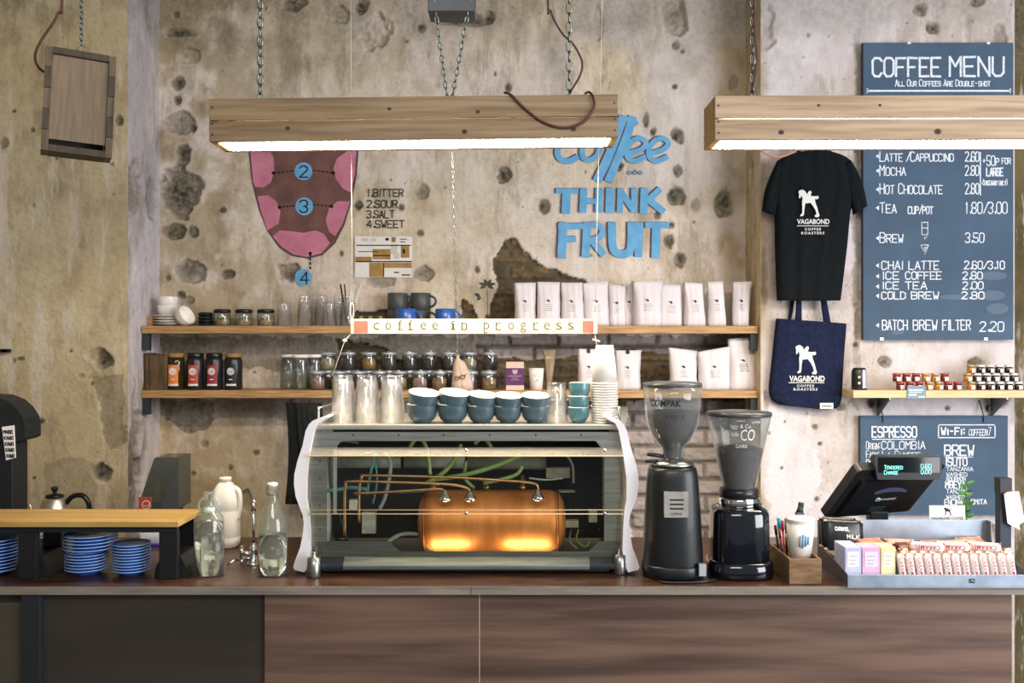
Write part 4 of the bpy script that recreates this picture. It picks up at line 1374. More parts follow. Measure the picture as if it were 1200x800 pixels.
slate = mat('slate_glaze', '#4b4f50', '#3d4142', 18, rough=.45)
MS = Maker(mug(.046, .075, slate, 'slate_mug', .03))
MBl = Maker(mug(.045, .076, blue_glaze, 'blue_mug', .026))
for i, px in enumerate((466, 493)):
    MS((sx(px, 4.32), 4.32, ZS1), 'lower dark grey mug of the %s stacked pair behind the sign' % ORD[i], (0, 0, -.2), 'lower dark mugs')
for i, px in enumerate((466, 493)):
    dup(MS.p, (sx(px, 4.32), 4.32, ZS1 + .0768), 'dark grey mug on top of the pair %s the sign' % ('beside the straws behind' if i == 0 else 'nearest the middle of'), (0, 0, -.3), 'upper dark mugs')
MBl((sx(476, 4.22), 4.22, ZS1), 'bright blue mug in front of the dark grey mugs', (0, 0, -.25))
MBl((sx(522, 4.22), 4.22, ZS1), 'bright blue mug standing by itself behind the sign', (0, 0, -.3))
for i, px in enumerate((423, 434, 446)):
    m = MB().lathe([(0, 0), (.012, 0), (.013, .004), (.011, .03), (.008, .034), (.009, .044), (.0, .046)], 16)
    tag(m.build('small_shaker', [mat('shaker_steel', '#d5d3cf', rough=.3, metal=.8)], loc=(sx(px, 4.24), 4.24, ZS1)), 'tiny steel shaker, %s from the straws behind the sign' % ORD[i], 'shaker', 'tiny shakers behind the sign')
# twig
tw = thing('leaf_sprig', (sx(571, 4.3), 4.30, ZS1), 'dark leafy sprig in a small pot in front of the bare brick', 'plant')
leaf_m = mat('dark_leaf', '#3c4231', '#2d3326', 30, rough=.6)
MB().lathe([(0, 0), (.018, 0), (.022, .03), (.02, .03), (.0, .028)], 16).build('pot', [slate], tw)
m = MB().tube(smooth_pts([(0, 0, .026), (.002, 0, .10), (-.001, 0, .19)], 4), .0015, 6).tube([(.001, 0, .1), (-.035, 0, .14)], .0012, 6)
m.build('stem', [leaf_m], tw)
m = MB()


def leaf(m, base, tip, wd_, mi=0):
    a, b = Vector(base), Vector(tip)
    d = b - a
    s_ = d.cross(Vector((0, 1, 0))).normalized() * wd_
    u = Vector((0, -1, 0)) * wd_ * .35
    m.add([a, a + d * .35 + s_, a + d * .7 + s_ * .75, b, a + d * .7 - s_ * .75, a + d * .35 - s_, a + d * .5 + u], [(0, 1, 6), (1, 2, 6), (2, 3, 6), (3, 4, 6), (4, 5, 6), (5, 0, 6)], mi, True)


for ang in (10, 60, 110, 165, 215, 320):
    a_ = math.radians(ang)
    leaf(m, (-.001, 0, .19), (-.001 + .042 * math.cos(a_), -.008 * math.cos(2 * a_), .19 + .03 * math.sin(a_)), .008)
leaf(m, (-.032, 0, .138), (-.06, -.004, .15), .009)
leaf(m, (-.032, 0, .138), (-.045, 0, .118), .009)
m.build('leaves', [leaf_m], tw)

# ------------------------------------------------------------------ coffee bags
bag_m = mat('bag_paper', '#dcd6da', '#cec6cb', 7, rough=.6, bump=.15, bscale=12)
print_m = mat('bag_print', '#8f8a90', rough=.8)
BAGG = 'white coffee bags'


def bag(x, y, z, w, h, d, label, lean=0, top=1.0, skew=0, seed=0, rz=0, clip=False, fold=0, group=None, rx=0, slump=0):
    n = 12
    rs = random.Random(seed)
    L_, R_ = [], []
    for i in range(n):
        t = i / (n - 1)
        ww = w / 2 * (1 + (top - 1) * t) * (1 - .05 * math.sin(PI * t)) + rs.uniform(-.0015, .0015)
        cx_ = skew * w * t * t + lean * h * t
        dz = slump * h * t
        L_.append((cx_ - ww, h * t + rs.uniform(-.002, .002) * (0 < i) + dz * .5))
        R_.append((cx_ + ww, h * t + rs.uniform(-.002, .002) * (0 < i) - dz * .5))
    L_[0], R_[0] = (-w / 2, 0), (w / 2, 0)
    df = lambda t: d * (1 - t ** 1.6) * (.85 + .3 * math.sin(PI * min(1, t * 1.5))) + .002
    m = MB().lens(L_, R_, d, 0, 10, fold or .0022, 7, seed, ex=.38, dfun=df)
    b = m.build('coffee_bag', [bag_m], loc=(x, y, z))
    b.rotation_euler = (rx, 0, rz)
    tag(b, label, 'coffee bag', group)
    # printed emblem and lines, following the front face
    pm = MB()

    def fy(t):
        return -(df(t)) - .006

    zc, cx_ = h * .56, skew * w * .31 + lean * h * .56
    s_ = .0075
    pm.prism([(cx_ - s_ - .005, zc + .004), (cx_ - s_ * .3, zc + .0065), (cx_ + s_ * .6, zc + .002), (cx_ + s_ * .4, zc - .004), (cx_ - s_ * .1, zc - .0065), (cx_ - s_ * .2, zc - .001)], fy(.56), fy(.56) + .008, 0)
    for k in range(4):
        zz_ = zc - .016 - k * .009
        ww = (.026, .03, .02, .028)[k] * w / .1
        pm.prism([(cx_ - ww * .5, zz_), (cx_ + ww * .5, zz_), (cx_ + ww * .5, zz_ + .0012), (cx_ - ww * .5, zz_ + .0012)], fy(.5 - .05 * k), fy(.5 - .05 * k) + .008, 1)
    pm.build('printed_emblem', [ink, print_m], b)
    if clip:
        q_ = MB().prism([(-.008, h - .018), (.008, h - .018), (.007, h + .003), (-.007, h + .003)], -.009, .009)
        for sx_ in (-1, 1):
            q_.tube([(sx_ * .005, -.009, h - .0), (sx_ * .006, -.016, h + .014), (sx_ * .002, -.017, h + .016)], .001, 5)
            q_.tube([(sx_ * .005, .009, h - .0), (sx_ * .006, .014, h + .014), (sx_ * .002, .015, h + .016)], .001, 5)
        q_.build('binder_clip', [black_metal], b)
    return b


row = [(615.5, 26, 51, .0, -.02, .98), (643, 29, 52, 0, -.02, .96), (671, 29, 51, 0, -.05, .92), (699, 31, 51, .0, -.05, 1), (723, 22, 48, .045, .03, 1), (737, 14, 50, .06, 0, 1.2),
       (759, 34, 53, .0, -.02, 1.06), (786, 30, 49, .02, -.02, .95), (814, 26, 51, 0, -.06, .9), (840, 22, 52, 0, -.08, .85), (868, 20, 52, 0, .12, 1.15)]
for i, (px, w_, h_, dy, sk, tp_) in enumerate(row):
    Y_ = YM - .035 + dy
    bag(sx(px, Y_), Y_, ZS1, hp(w_, Y_), hp(h_, Y_), .033, 'white paper coffee bag, %s from the sprig on the upper shelf' % ORD[i], 0, tp_, sk, i, random.uniform(-.12, .12), fold=.0034, slump=random.uniform(-.045, .045), group='coffee bags on the upper shelf')
low = [(689, 26, 47, 0, .95, 1, 0), (735, 30, 46, .02, 1.02, 1, 0), (800, 34, 47, -.03, 1.0, 0, .10), (836, 38, 47, -.02, 1.08, 0, -.14), (869, 34, 60, -.06, .95, 0, -.05)]
labs = ['white coffee bag closed with a black clip behind the tall paper cups', 'white coffee bag closed with a black clip between paper cups and the big hopper', 'white coffee bag with sloping top behind the big hopper',
        'slumped white coffee bag with folded top on the lower shelf', 'tallest white coffee bag at the end of the lower shelf']
for i, (px, w_, h_, sk, tp_, cl, sl_) in enumerate(low):
    bag(sx(px), YM - .02, ZS2, hp(w_), hp(h_), .036, labs[i], 0, tp_, sk, 40 + i, random.uniform(-.1, .1), bool(cl), .004 if not cl else 0, slump=sl_)

# ------------------------------------------------------------------ lower shelf
dkw = mat('old_board_wood', '#6a5337', '#4a3924', 5, (8, 8, 2), rough=.65, bump=.1)
for i in range(3):
    m = MB().box(-.008, .008, -.075, .075, 0, .165 - .004 * i)
    tag(m.build('serving_board', [dkw], loc=(sx(170, 4.25) + .006 + i * .019, 4.28, ZS2), bevel=.004), 'upright wooden serving board, %s from the wall reveal' % ORD[i], 'board', 'serving boards on end')
cb = MB().box(-.04, .04, -.07, .07, 0, .155).box(-.035, .035, -.0715, -.07, .01, .145)
tag(cb.build('wooden_crate_box', [dkw], loc=(sx(188) + .012, 4.28, ZS2), bevel=.003), 'dark wooden box standing beside the canisters', 'box')
for i, (px, c_, lab, lidm) in enumerate(((208, '#d9823f', 'glass canister with cork lid and orange label', 'cork'), (231, '#b4493c', 'dark canister with red label', 'black'),
                                       (253, '#8c2f36', 'dark canister with dark red label', 'black'), (275, '#1d1d20', 'dark canister with black label and white emblem', 'cork'))):
    j = thing('canister', (sx(px), YM - .02, ZS2), lab + ' on the lower shelf', 'canister')
    body = clear('amber_glass', '#a8966a', .25, .06, 1.4, '#5a5030') if i == 0 else mat('dark_canister', '#1c1d20', '#25262a', 20, rough=.3)
    MB().lathe([(0, 0), (.037, 0), (.04, .004), (.04, .13), (.036, .142), (.033, .146), (0, .146)], 28).build('can_body', [body], j)
    if i == 0:
        lump(.036, .12, seed=9).build('contents', [mat('green_beans', '#6f6a35', '#4f4a25', 60, rough=.7)], j)
    MB().lathe([(0, .146), (.035, .146), (.036, .15), (.035, .162), (.033, .165), (0, .165)], 24).build('lid', [cork_m if lidm == 'cork' else black_plastic], j)
    m = MB()
    for k in range(8):
        a0, a1 = -PI / 2 + (-.58 + 1.16 * k / 8), -PI / 2 + (-.58 + 1.16 * (k + 1) / 8)
        r_ = .0408
        m.add([(r_ * math.cos(a0), r_ * math.sin(a0), .018), (r_ * math.cos(a1), r_ * math.sin(a1), .018), (r_ * math.cos(a1), r_ * math.sin(a1), .112), (r_ * math.cos(a0), r_ * math.sin(a0), .112)], [(0, 1, 2, 3)], 0, True)
        m.add([(r_ * 1.004 * math.cos(a0), r_ * 1.004 * math.sin(a0), .018), (r_ * 1.004 * math.cos(a1), r_ * 1.004 * math.sin(a1), .018), (r_ * 1.004 * math.cos(a1), r_ * 1.004 * math.sin(a1), .027),
               (r_ * 1.004 * math.cos(a0), r_ * 1.004 * math.sin(a0), .027)], [(0, 1, 2, 3)], 1, True)
    st_ = m.build('label_sticker', [mat('sticker_%d' % i, c_, rough=.5), paper], j)
    part_label(st_, ['orange', 'red', 'dark red', 'black'][i] + ' sticker with round pale emblem')
    m = MB()
    m.disc(0, .083, .0165, -.0425, 1, 20)
    m.disc(0, .083, .0135, -.0428, 0, 20)
    m.disc(0, .083, .0115, -.0431, 1, 20)
    for a_ in range(5):
        m.box(-.008, .008, -.0436, -.0432, .0785 + a_ * .0025 - .002, .0785 + a_ * .0025 - .0008, 0)
    m.box(-.008, .008, -.0425, -.0415, .045, .049, 1)
    m.build('round_emblem', [mat('sticker_%d' % i, c_, rough=.5), paper], st_)
# tall clear jars, small clip jars in two tiers
white_lid = mat('white_lid', '#e9e7e6', rough=.4)
TJ = Maker(jar(.038, .158, white_lid, None, 'tall_jar', lidh=.014))
for i, (px, Y_) in enumerate(((338, 4.33), (352, 4.25), (368, 4.32))):
    TJ((sx(px, Y_), Y_, ZS2), 'tall clear jar with pale lid, %s from the canisters' % ORD[i], (0, 0, i), 'tall clear jars')
metal_lid = mat('jar_lid_metal', '#c2c7d2', '#9aa0ac', 30, rough=.3, metal=.4)
fills = [mat('fill_biscuit', '#b99468', '#7a5a38', 40, rough=.8), mat('fill_dark_tea', '#3a3029', '#251f1a', 60, rough=.8), mat('fill_pink_petal', '#c9a49a', '#8d6a5c', 50, rough=.8),
         mat('fill_pale_herb', '#c2b597', '#8f8560', 50, rough=.8), mat('fill_yellow_herb', '#b48a3c', '#8a6420', 45, rough=.8)]
CJ = {}


def clipjar(f, loc, lab, group):
    if f not in CJ:
        CJ[f] = Maker(jar(.036, .084, metal_lid, fills[f], 'clip_jar', fill=.68, clip=True, lidh=.013, seed=f))
    CJ[f](loc, lab, (0, 0, random.uniform(-.5, .5)), group)


low_t = [(372, 2), (397, 3), (420, 1), (444, 1), (468, 0), (492, 2), (515, 0), (551, 1), (573, 0)]
up_t = [(384, 3), (408, 1), (432, 4), (456, 1), (480, 1), (503, 1), (526, 1), (550, 3), (574, 1)]
for i, (px, f) in enumerate(low_t):
    clipjar(f, (sx(px, 4.235), 4.235, ZS2), 'small clip-top glass jar standing on the shelf, front row, %s from the canister side' % ORD[i], 'clip jars in front')
for i, (px, f) in enumerate(up_t):
    clipjar(1, (sx(px, 4.33), 4.33, ZS2), 'lower clip jar of the back row, %s from the canister side, half hidden' % ORD[i], 'clip jars at the back, lower tier')
    clipjar(f, (sx(px, 4.33), 4.33, ZS2 + .0845), 'upper clip jar of the back row, %s from the canister side' % ORD[i], 'clip jars at the back, upper tier')
# drawstring bag, purple box, cup, filter
m = MB()
L_ = [(-.041, 0), (-.043, .03), (-.038, .08), (-.034, .125), (-.020, .14), (-.026, .16)]
R_ = [(.057, 0), (.055, .03), (.04, .08), (.018, .125), (-.006, .14), (-.008, .16)]
linen = mat('linen_cloth', '#d6bfae', '#c7ae9c', 60, rough=.9, bump=.2, bscale=300)
db = m.lens(L_, R_, .026, 0, 10, .003, 8, 2).build('drawstring_bag', [linen], loc=(sx(540, 4.19), 4.200, ZS2))
tag(db, 'small linen drawstring bag leaning among the clip jars', 'bag')
q_ = MB().tube([(-.034, -.006, .137), (-.02, -.016, .138), (-.004, -.004, .139), (-.018, .01, .138)], .0016, 6, closed=True).tube([(-.02, -.016, .138), (-.02, -.022, .11)], .0012, 6)
q_.build('drawstring', [cord], db)
q_ = MB()
for cx_ in (-.016, .009):
    q_.tube([(cx_ + .010 * math.cos(2 * PI * i / 14), -.034, .058 + .0075 * math.sin(2 * PI * i / 14) + cx_ * .2) for i in range(14)], .002, 6, closed=True)
q_.tube([(-.006, -.034, .058), (-.001, -.034, .059)], .002, 6).tube([(.017, -.033, .066), (.028, -.032, .074)], .002, 6)
q_.build('printed_emblem', [mat('brown_print', '#5d4238', rough=.8)], db)
px0 = sx(603.5, 4.22)
bxp = thing('purple_box', (px0, 4.22, ZS2), 'purple and pink packet box beside the paper cup on the lower shelf', 'box')
wd_, hh = hp(21, 4.2), hp(33, 4.2)
purple = mat('purple_card', '#5a2a5e', '#502454', 20, rough=.5)
MB().box(-wd_ / 2, wd_ / 2, -.022, .03, 0, hh).build('carton', [mat('pink_card', '#d7b5a9', rough=.6)], bxp, None, .001)
m = MB().box(-wd_ / 2 - .0006, wd_ / 2 + .0006, -.0226, .0306, hh * .17, hh * .78, 0)
m.prism([(-.012, hh * .72), (.012, hh * .72), (.010, hh * .6), (0, hh * .55), (-.010, hh * .6)], -.0235, -.0227, 1)
m.box(-.028, .028, -.0235, -.0227, hh * .49, hh * .51, 1)
m.box(-.012, .012, -.0235, -.0227, hh * .42, hh * .435, 1)
m.box(-.018, .018, -.0235, -.0227, hh * .36, hh * .372, 1)
m.build('wrapper', [purple, mat('dusty_print', '#b99aa8', rough=.6)], bxp)


def paper_cup(r0, r1, h, name='paper_cup', up=True, mark=False):
    g = thing(name, (0, 0, 0), '', 'cup')
    MB().lathe([(0, .004), (r0 * .96, .004), (r0 * .97, 0), (r0, 0), (r1, h - .003), (r1 - .0012, h - .003), (r0 - .001, .006), (0, .006)], 32).build('cup_wall', [mat('cup_paper', '#f0ebe6', '#e8e2dc', 10, rough=.6)], g)
    MB().tube([(r1 * math.cos(2 * PI * i / 32), r1 * math.sin(2 * PI * i / 32), h - .002) for i in range(32)], .002, 8, closed=True).build('rolled_rim', [cup_white], g)
    return g


pc = paper_cup(.027, .034, hp(25))
pc.location = (sx(628.5, 4.22), 4.22, ZS2)
pc['label'] = 'single white paper cup with grey lettering beside the purple box'
m = MB()
for k, s_ in enumerate(('IVSI', 'CAF')):
    strokes(m, s_, -.016 + .004 * k, .016 - .004 * k, .058 - .02 * k, .071 - .02 * k, -.0335 + .002 * k, .0015)
m.build('lettering', [mat('grey_print', '#9b9690', rough=.8)], pc)
m = MB()
L_ = [(-.012, 0), (-.014, .06), (-.02, .13), (-.03, .175)]
R_ = [(.012, 0), (.02, .06), (.03, .13), (.034, .18)]
fb = m.lens(L_, R_, .012, 0, 8, .002, 6, 1, ex=.5).build('folded_filter_bag', [clear('cellophane', '#e3d6c2', .35, .15, 1.2, '#cbb89d')], loc=(sx(643, 4.3), 4.30, ZS2))
tag(fb, 'folded translucent filter bag standing behind the paper cup', 'bag')
# dark aprons hanging under the lower shelf
apron_m = mat('black_apron', '#1f2424', '#161a1a', 40, rough=.9)
for i, (p0, p1, py1, Y_) in enumerate(((334, 352, 590, 4.24), (349, 380, 606, 4.2))):
    L_, R_ = [], []
    for k in range(9):
        t = k / 8
        py = py1 + (472 - py1) * t
        a_ = W(p0 + 4 * math.sin(3 * t + i), py, Y_)
        b_ = W(p1 + 3 * math.sin(4 * t), py, Y_)
        L_.append((a_.x, a_.z))
        R_.append((b_.x, b_.z))
    m = MB().lens(L_, R_, .018, 0, 14, .008, 9, i, y=Y_)
    c_ = W((p0 + p1) / 2, 472, Y_)
    ap = m.build('hanging_apron', [apron_m], None, c_, None or 0)
    tag(ap, ('narrow black apron hanging under the shelf end of the tall jars' if i == 0 else 'wide black apron hanging right behind the machine side panel'), 'apron')
    MB().tube([(0, 0, -.004), (-.01, 0, .01), (0, 0, ZS2 - .034 - c_.z - .0005), (.01, 0, .01), (0, 0, -.004)], .003, 6).build('strap', [apron_m], ap)
# ------------------------------------------------------------------ espresso machine
YA = 2.80
em = thing('espresso_machine', (W(546.5, 0, YA).x, YA, CZ), 'large espresso machine with white curved sides and clear back showing a copper boiler', 'espresso machine')
eo = em.location
ZT = W(0, 497, YA).z          # top tray


def part(m, name, mats, bevel=0, lab=None, par=None):
    o_ = m.build(name, mats, par or em, eo, bevel)
    if lab:
        part_label(o_, lab)
    return o_


def pq_(pts, Y, mirror=False):
    return [((W(1093 - a if mirror else a, b, Y).x), W(a, b, Y).z) for a, b in pts]


side = [(366, 493), (362, 497), (358, 505), (354.5, 522), (348.5, 540), (344.8, 556), (344.5, 568), (346.5, 582), (351, 594), (354.5, 603), (356, 612), (355, 625), (351.5, 642), (346, 656), (343.5, 664),
        (345, 667.5), (357, 670.5), (361, 660), (363.5, 645), (363, 624), (361.5, 600), (358.8, 585), (358.8, 561), (361.5, 540), (364, 524), (368, 504), (372, 496), (386, 488.5), (384, 487)]
side = side[:17] + side[17:]
for mir in (False, True):
    poly = pq_(side, YA - .02, mir)
    part(MB().prism(poly, YA - .02, YA + .46), 'side_panel', [white_paint], .004, 'white wavy side panel')
# chassis
plate_m = mat('machine_steel', '#a9a9a2', '#8f8f8a', 6, (1, 4, 20), rough=.38, metal=.85)
dark_in = mat('machine_inside', '#14170f', '#0e110c', 20, rough=.6)
band = [(366, 506), (727, 506), (727, 526), (706, 526), (698, 516.5), (400, 516.5), (392, 526), (366, 526)]
p_band = part(MB().prism(pq_(band, YA), YA, YA + .004), 'top_band', [plate_m], 0)
m = MB()
for px in (414, 467, 520, 574, 628, 681):
    c_ = W(px, 509.5, YA)
    m.tube([(c_.x, YA - .0015, c_.z), (c_.x, YA + .003, c_.z)], .0028, 8)
part(m, 'band_screw', [black_metal], par=p_band)
for a, b in ((364, 383), (708, 728)):
    p_col = part(MB().prism(pq_([(a, 526), (b, 526), (b, 640), (a, 640)], YA), YA, YA + .004), 'frame_column', [plate_m])
m = MB()
for a in (380, 707):
    for y_ in (540, 560, 592, 620):
        c_ = W(a - 5, y_, YA)
        m.tube([(c_.x, YA - .0012, c_.z), (c_.x, YA + .002, c_.z)], .0024, 8)
part(m, 'column_screw', [black_metal], par=p_col)
# inner upright plates
part(MB().box(W(386, 0, YA).x, W(390, 0, YA).x, YA + .06, YA + .07, W(0, 606, YA).z, W(0, 525, YA).z), 'inner_rail', [mat('pale_steel', '#c3ccca', rough=.3, metal=.6)])
part(MB().box(W(706, 0, YA + .1).x, W(737, 0, YA + .1).x, YA + .10, YA + .11, W(0, 603, YA + .1).z, W(0, 528, YA + .1).z), 'control_box', [plate_m], .002)
base = [(372, 634), (455, 634), (469, 646), (690, 646), (702, 634), (727, 634), (727, 656), (372, 656)]
part(MB().prism(pq_(base, YA - .002), YA - .002, YA + .002), 'base_plate', [mat('dull_steel', '#7b7f7a', '#676b66', 6, (1, 4, 20), rough=.42, metal=.8)])
part(MB().box(W(366, 0, YA).x, W(727, 0, YA).x, YA + .004, YA + .42, 1.066, 1.072), 'floor_tray', [mat('tray_steel', '#6a6d66', rough=.4, metal=.7)])
a_, b_ = W(402, 667.5, YA - .03), W(691, 655, YA - .03)
part(MB().prism([(YA + .0, a_.z + .033), (YA - .006, a_.z + .033), (YA - .03, a_.z + .012), (YA - .03, a_.z), (YA + .0, a_.z)], a_.x, b_.x, axis='x'), 'drip_ledge', [mat('ledge_steel', '#878d8c', '#727877', 6, (1, 4, 20), rough=.42, metal=.8)], .002)
for p0, p1 in ((372, 402), (691, 722)):
    a_, b_ = W(p0, 667, YA - .025), W(p1, 653, YA - .025)
    part(MB().prism([(YA, b_.z), (YA - .025, a_.z + .012), (YA - .025, a_.z), (YA, a_.z)], a_.x, b_.x, axis='x'), 'corner_bracket', [mat('bluish_steel', '#474d54', rough=.3, metal=.8)], .002)
ZF = W(0, 667.5, YA - .03).z
for px in (367.5, 733):
    for dy in (0, .38):
        c_ = W(px, 0, YA)
        c_.x += .012 if px < 500 else -.006
        if px == 733:
            c_.x = 2 * eo.x - W(367.5, 0, YA).x
        m = MB().lathe([(0, 0), (.019, 0), (.0205, .003), (.0205, .030), (.0195, .034), (.0195, .058), (.006, .06), (.006, .074), (0, .074)], 24, cx=c_.x, cy=(YA - .052 if px < 500 else YA - .012) if not dy else YA + .38, cz=CZ)
        part(m, 'foot', [steel])
part(MB().box(W(380, 0, YA).x, W(713, 0, YA).x, YA - .02, YA + .40, CZ + .010, 1.0655), 'under_shade', [black_metal])  # added black box standing in for the shadow under the machine
# body behind: back wall, floor, roof
x0_, x1_ = W(368, 0, YA).x, 2 * eo.x - W(368, 0, YA).x
part(MB().box(x0_, x1_, YA + .30, YA + .42, W(0, 655, YA).z, ZT - .02), 'group_housing', [dark_in], .003)
tray = MB().box(W(369, 0, YA).x, W(726, 0, YA).x, YA - .004, YA + .43, ZT - .016, ZT)
p_tray = part(tray, 'cup_tray', [mat('cup_tray_steel', '#d3cfc2', '#bdb9ac', 6, (1, 6, 20), rough=.3, metal=.7)], .003)
# rails round the tray
m = MB()
xa, xb = W(372, 0, YA).x, W(726, 0, YA).x
for x in (xa, xb):
    for y in (YA + .012, YA + .42):
        m.tube([(x, y, ZT - .002), (x, y, ZT + .052)], .0042, 8)
    m.tube([(x, YA + .012, ZT + .047), (x, YA + .42, ZT + .047)], .0028, 8)
m.tube([(xa, YA + .42, ZT + .047), (xb, YA + .42, ZT + .047)], .0028, 8)
part(m, 'cup_rail', [steel], par=p_tray)
# clear back cover with its two bends
def yz(py, Y):
    return W(0, py, Y).z
ax, bx_ = W(362, 0, YA - .02).x, 2 * eo.x - W(362, 0, YA - .02).x
prof_ = [(YA + .0, yz(524, YA)), (YA - .03, yz(534, YA - .03)), (YA - .034, yz(602, YA - .034)), (YA - .008, yz(656, YA - .01))]
m = MB()
for k_, ((y0, z0), (y1, z1)) in enumerate(zip(prof_, prof_[1:])):
    m.add([(ax, y0, z0), (bx_, y0, z0), (bx_, y1, z1), (ax, y1, z1)], [(0, 3, 2, 1)], 0 if k_ else 1)
p_cov = part(m, 'clear_cover', [acrylic, clear('acrylic_lit_bend', '#efeee4', .2, .15, 1.6, '#f6ecd8')], 0, 'clear acrylic cover over the boiler')  # lamp reflection on the top slope is put in as milky white
m = MB()
for (y, z), t_ in ((prof_[1], .0022), (prof_[2], .0018)):
    m.tube([(ax, y, z), (bx_, y, z)], t_, 6)
m.tube([(ax, prof_[2][0] - .0005, prof_[2][1] + .012), (bx_, prof_[2][0] - .0005, prof_[2][1] + .012)], .0012, 6)
part(m, 'bend_highlight', [clear('bend_glint', '#fff6dc', .5, .1, 1.5, '#ffeec8')], par=p_cov)  # cream rods paint in the highlights along the cover's bends
m = MB()
for px in (546.5, 709):
    for i in (1, 2):
        c_ = W(px, 0, prof_[i][0])
        z_ = prof_[i][1] + (.016 if i == 1 else .002)
        m.lathe([(0, -.003), (.005, -.002), (.005, .002), (0, .003)], 12, M=Matrix.Translation((c_.x, prof_[i][0] - .001, z_)) @ Matrix.Rotation(PI / 2, 4, 'X'))
part(m, 'cover_screw', [chrome], par=p_cov)
# copper boiler
copper = mat('copper', '#d98f4c', '#c67b3d', 4, (8, 2, 2), rough=.5, metal=.55)
YBo = YA + .15
cz_ = (W(0, 574, YBo).z + W(0, 646, YBo).z) / 2
rb = (W(0, 574, YBo).z - W(0, 646, YBo).z) / 2
xa, xb = W(489, 0, YBo).x, W(664, 0, YBo).x
Mx = Matrix.Translation((xa, YBo, cz_)) @ Matrix.Rotation(PI / 2, 4, 'Y')
Lb = xb - xa
prof = [(0, 0), (rb * .6, .008), (rb * .88, .022), (rb * .985, .045), (rb, .06), (rb, Lb - .06), (rb * .985, Lb - .045), (rb * .88, Lb - .022), (rb * .6, Lb - .008), (0, Lb)]
p_boil = part(MB().lathe(prof, 48, 0, Mx), 'boiler', [copper], 0, 'polished copper boiler')
m = MB()
for d_ in (.028, Lb - .030):
    m.tube([(xa + d_, YBo + rb * 1.004 * math.cos(2 * PI * i / 40), cz_ + rb * 1.004 * math.sin(2 * PI * i / 40)) for i in range(40)], .0022, 6, closed=True)
part(m, 'boiler_weld', [mat('dark_copper', '#8a5429', rough=.4, metal=.7)], par=p_boil)
for px in (505, 650):
    c_ = W(px, 0, YBo)
    part(MB().box(c_.x - .012, c_.x + .012, YBo - .05, YBo + .05, 1.0722, cz_ - rb * .8), 'boiler_saddle', [dark_in])
Yp = YA + .045
pipe_m = mat('pipe_copper', '#c39a6a', '#a87d4c', 20, rough=.3, metal=.8)
pipes = [[(404, 628), (404, 590), (405, 568), (410, 564), (450, 564.5), (522, 567), (543, 570), (550, 574), (551, 580)], [(415, 578), (460, 576), (506, 573), (517, 573), (521, 576), (521.5, 581)],
         [(421, 612), (421, 575), (424, 559), (430, 557), (490, 558), (545, 560), (600, 563.5), (624, 566), (630, 570), (630.5, 580)]]
for k, pp in enumerate(pipes):
    P = smooth_pts([W(a, b, Yp + .012 * k) for a, b in pp], 4)
    part(MB().tube(P, .0042, 8), 'copper_pipe', [pipe_m])
for px, py in ((521.5, 585), (551, 585), (630.5, 584)):
    c_ = W(px, py, Yp)
    m = MB().lathe([(0, -.008), (.012, -.0075), (.019, -.002), (.02, .001), (.018, .006), (.013, .014), (.0085, .02), (.007, .028), (.0, .028)], 20, cx=c_.x, cy=c_.y, cz=c_.z)
    m.tube([(c_.x, c_.y, c_.z), (c_.x, YBo - rb * .75, c_.z)], .007, 10)
    part(m, 'chrome_valve', [chrome], par=p_boil)
brass = mat('brass', '#a58a45', rough=.3, metal=.8)
for px, py in ((508, 575), (570, 573), (612, 566), (612, 574)):
    c_ = W(px, py, YBo)
    m = MB().lathe([(0, -.014), (.008, -.014), (.008, -.004), (.011, -.004), (.011, .004), (.007, .005), (.006, .018), (0, .018)], 6, cx=c_.x, cy=YBo - .01, cz=cz_ + rb * .97 + .013 + (.02 if (px, py) == (612, 566) else 0))
    part(m, 'brass_fitting', [brass], par=p_boil)
# insulated coils, hoses and wiring behind
ins = mat('insulation', '#8d9180', '#6d7164', 12, rough=.6)
for p0, p1, py, r_ in ((392, 470, 541, .02), (474, 545, 540, .024), (548, 640, 541, .025)):
    a_, b_ = W(p0, py, YA + .22), W(p1, py, YA + .22)
    part(MB().tube([a_, b_], r_, 18), 'insulated_pipe', [ins])
hose_m = mat('green_hose', '#7f9a5c', '#6b8549', 10, rough=.4)
teal_m = mat('teal_wire', '#4b8288', rough=.5)
grey_m = mat('grey_hose', '#8d9391', rough=.5)
hoses = [([(480, 524), (488, 514), (497, 518), (502, 536), (504, 556)], hose_m, .006), ([(500, 566), (520, 553), (534, 536), (540, 520)], hose_m, .007), ([(506, 562), (545, 556), (580, 546), (610, 533)], hose_m, .0075),
         ([(546, 540), (545, 560), (556, 572)], hose_m, .006), ([(566, 566), (590, 561), (606, 555), (612, 546)], hose_m, .006), ([(556, 520), (566, 513), (576, 524)], hose_m, .006),
         ([(455, 634), (470, 626), (490, 626), (505, 634)], grey_m, .006), ([(445, 596), (452, 580), (458, 545), (452, 530)], grey_m, .006),
         ([(380, 575), (400, 573), (410, 571), (430, 573)], teal_m, .006), ([(396, 530), (392, 522), (402, 517), (420, 519)], teal_m, .003), ([(430, 580), (434, 555), (440, 530)], teal_m, .004),
         ([(437, 590), (442, 560), (436, 528)], teal_m, .003), ([(410, 640), (398, 600), (412, 585)], mat('black_wire', '#15171a', rough=.5), .003), ([(672, 566), (671, 545), (664, 533)], grey_m, .004),
         ([(678, 620), (676, 632), (686, 640), (692, 634)], hose_m, .003), ([(669, 620), (668, 634), (676, 642)], grey_m, .003), ([(660, 560), (640, 562), (620, 560)], grey_m, .003)]
for i, (pp, mm, r_) in enumerate(hoses):
    P = smooth_pts([W(a, b, YA + .10 + .02 * (i % 4)) for a, b in pp], 6)
    part(MB().tube(P, r_, 8), 'hose' if r_ > .004 else 'wire', [mm])
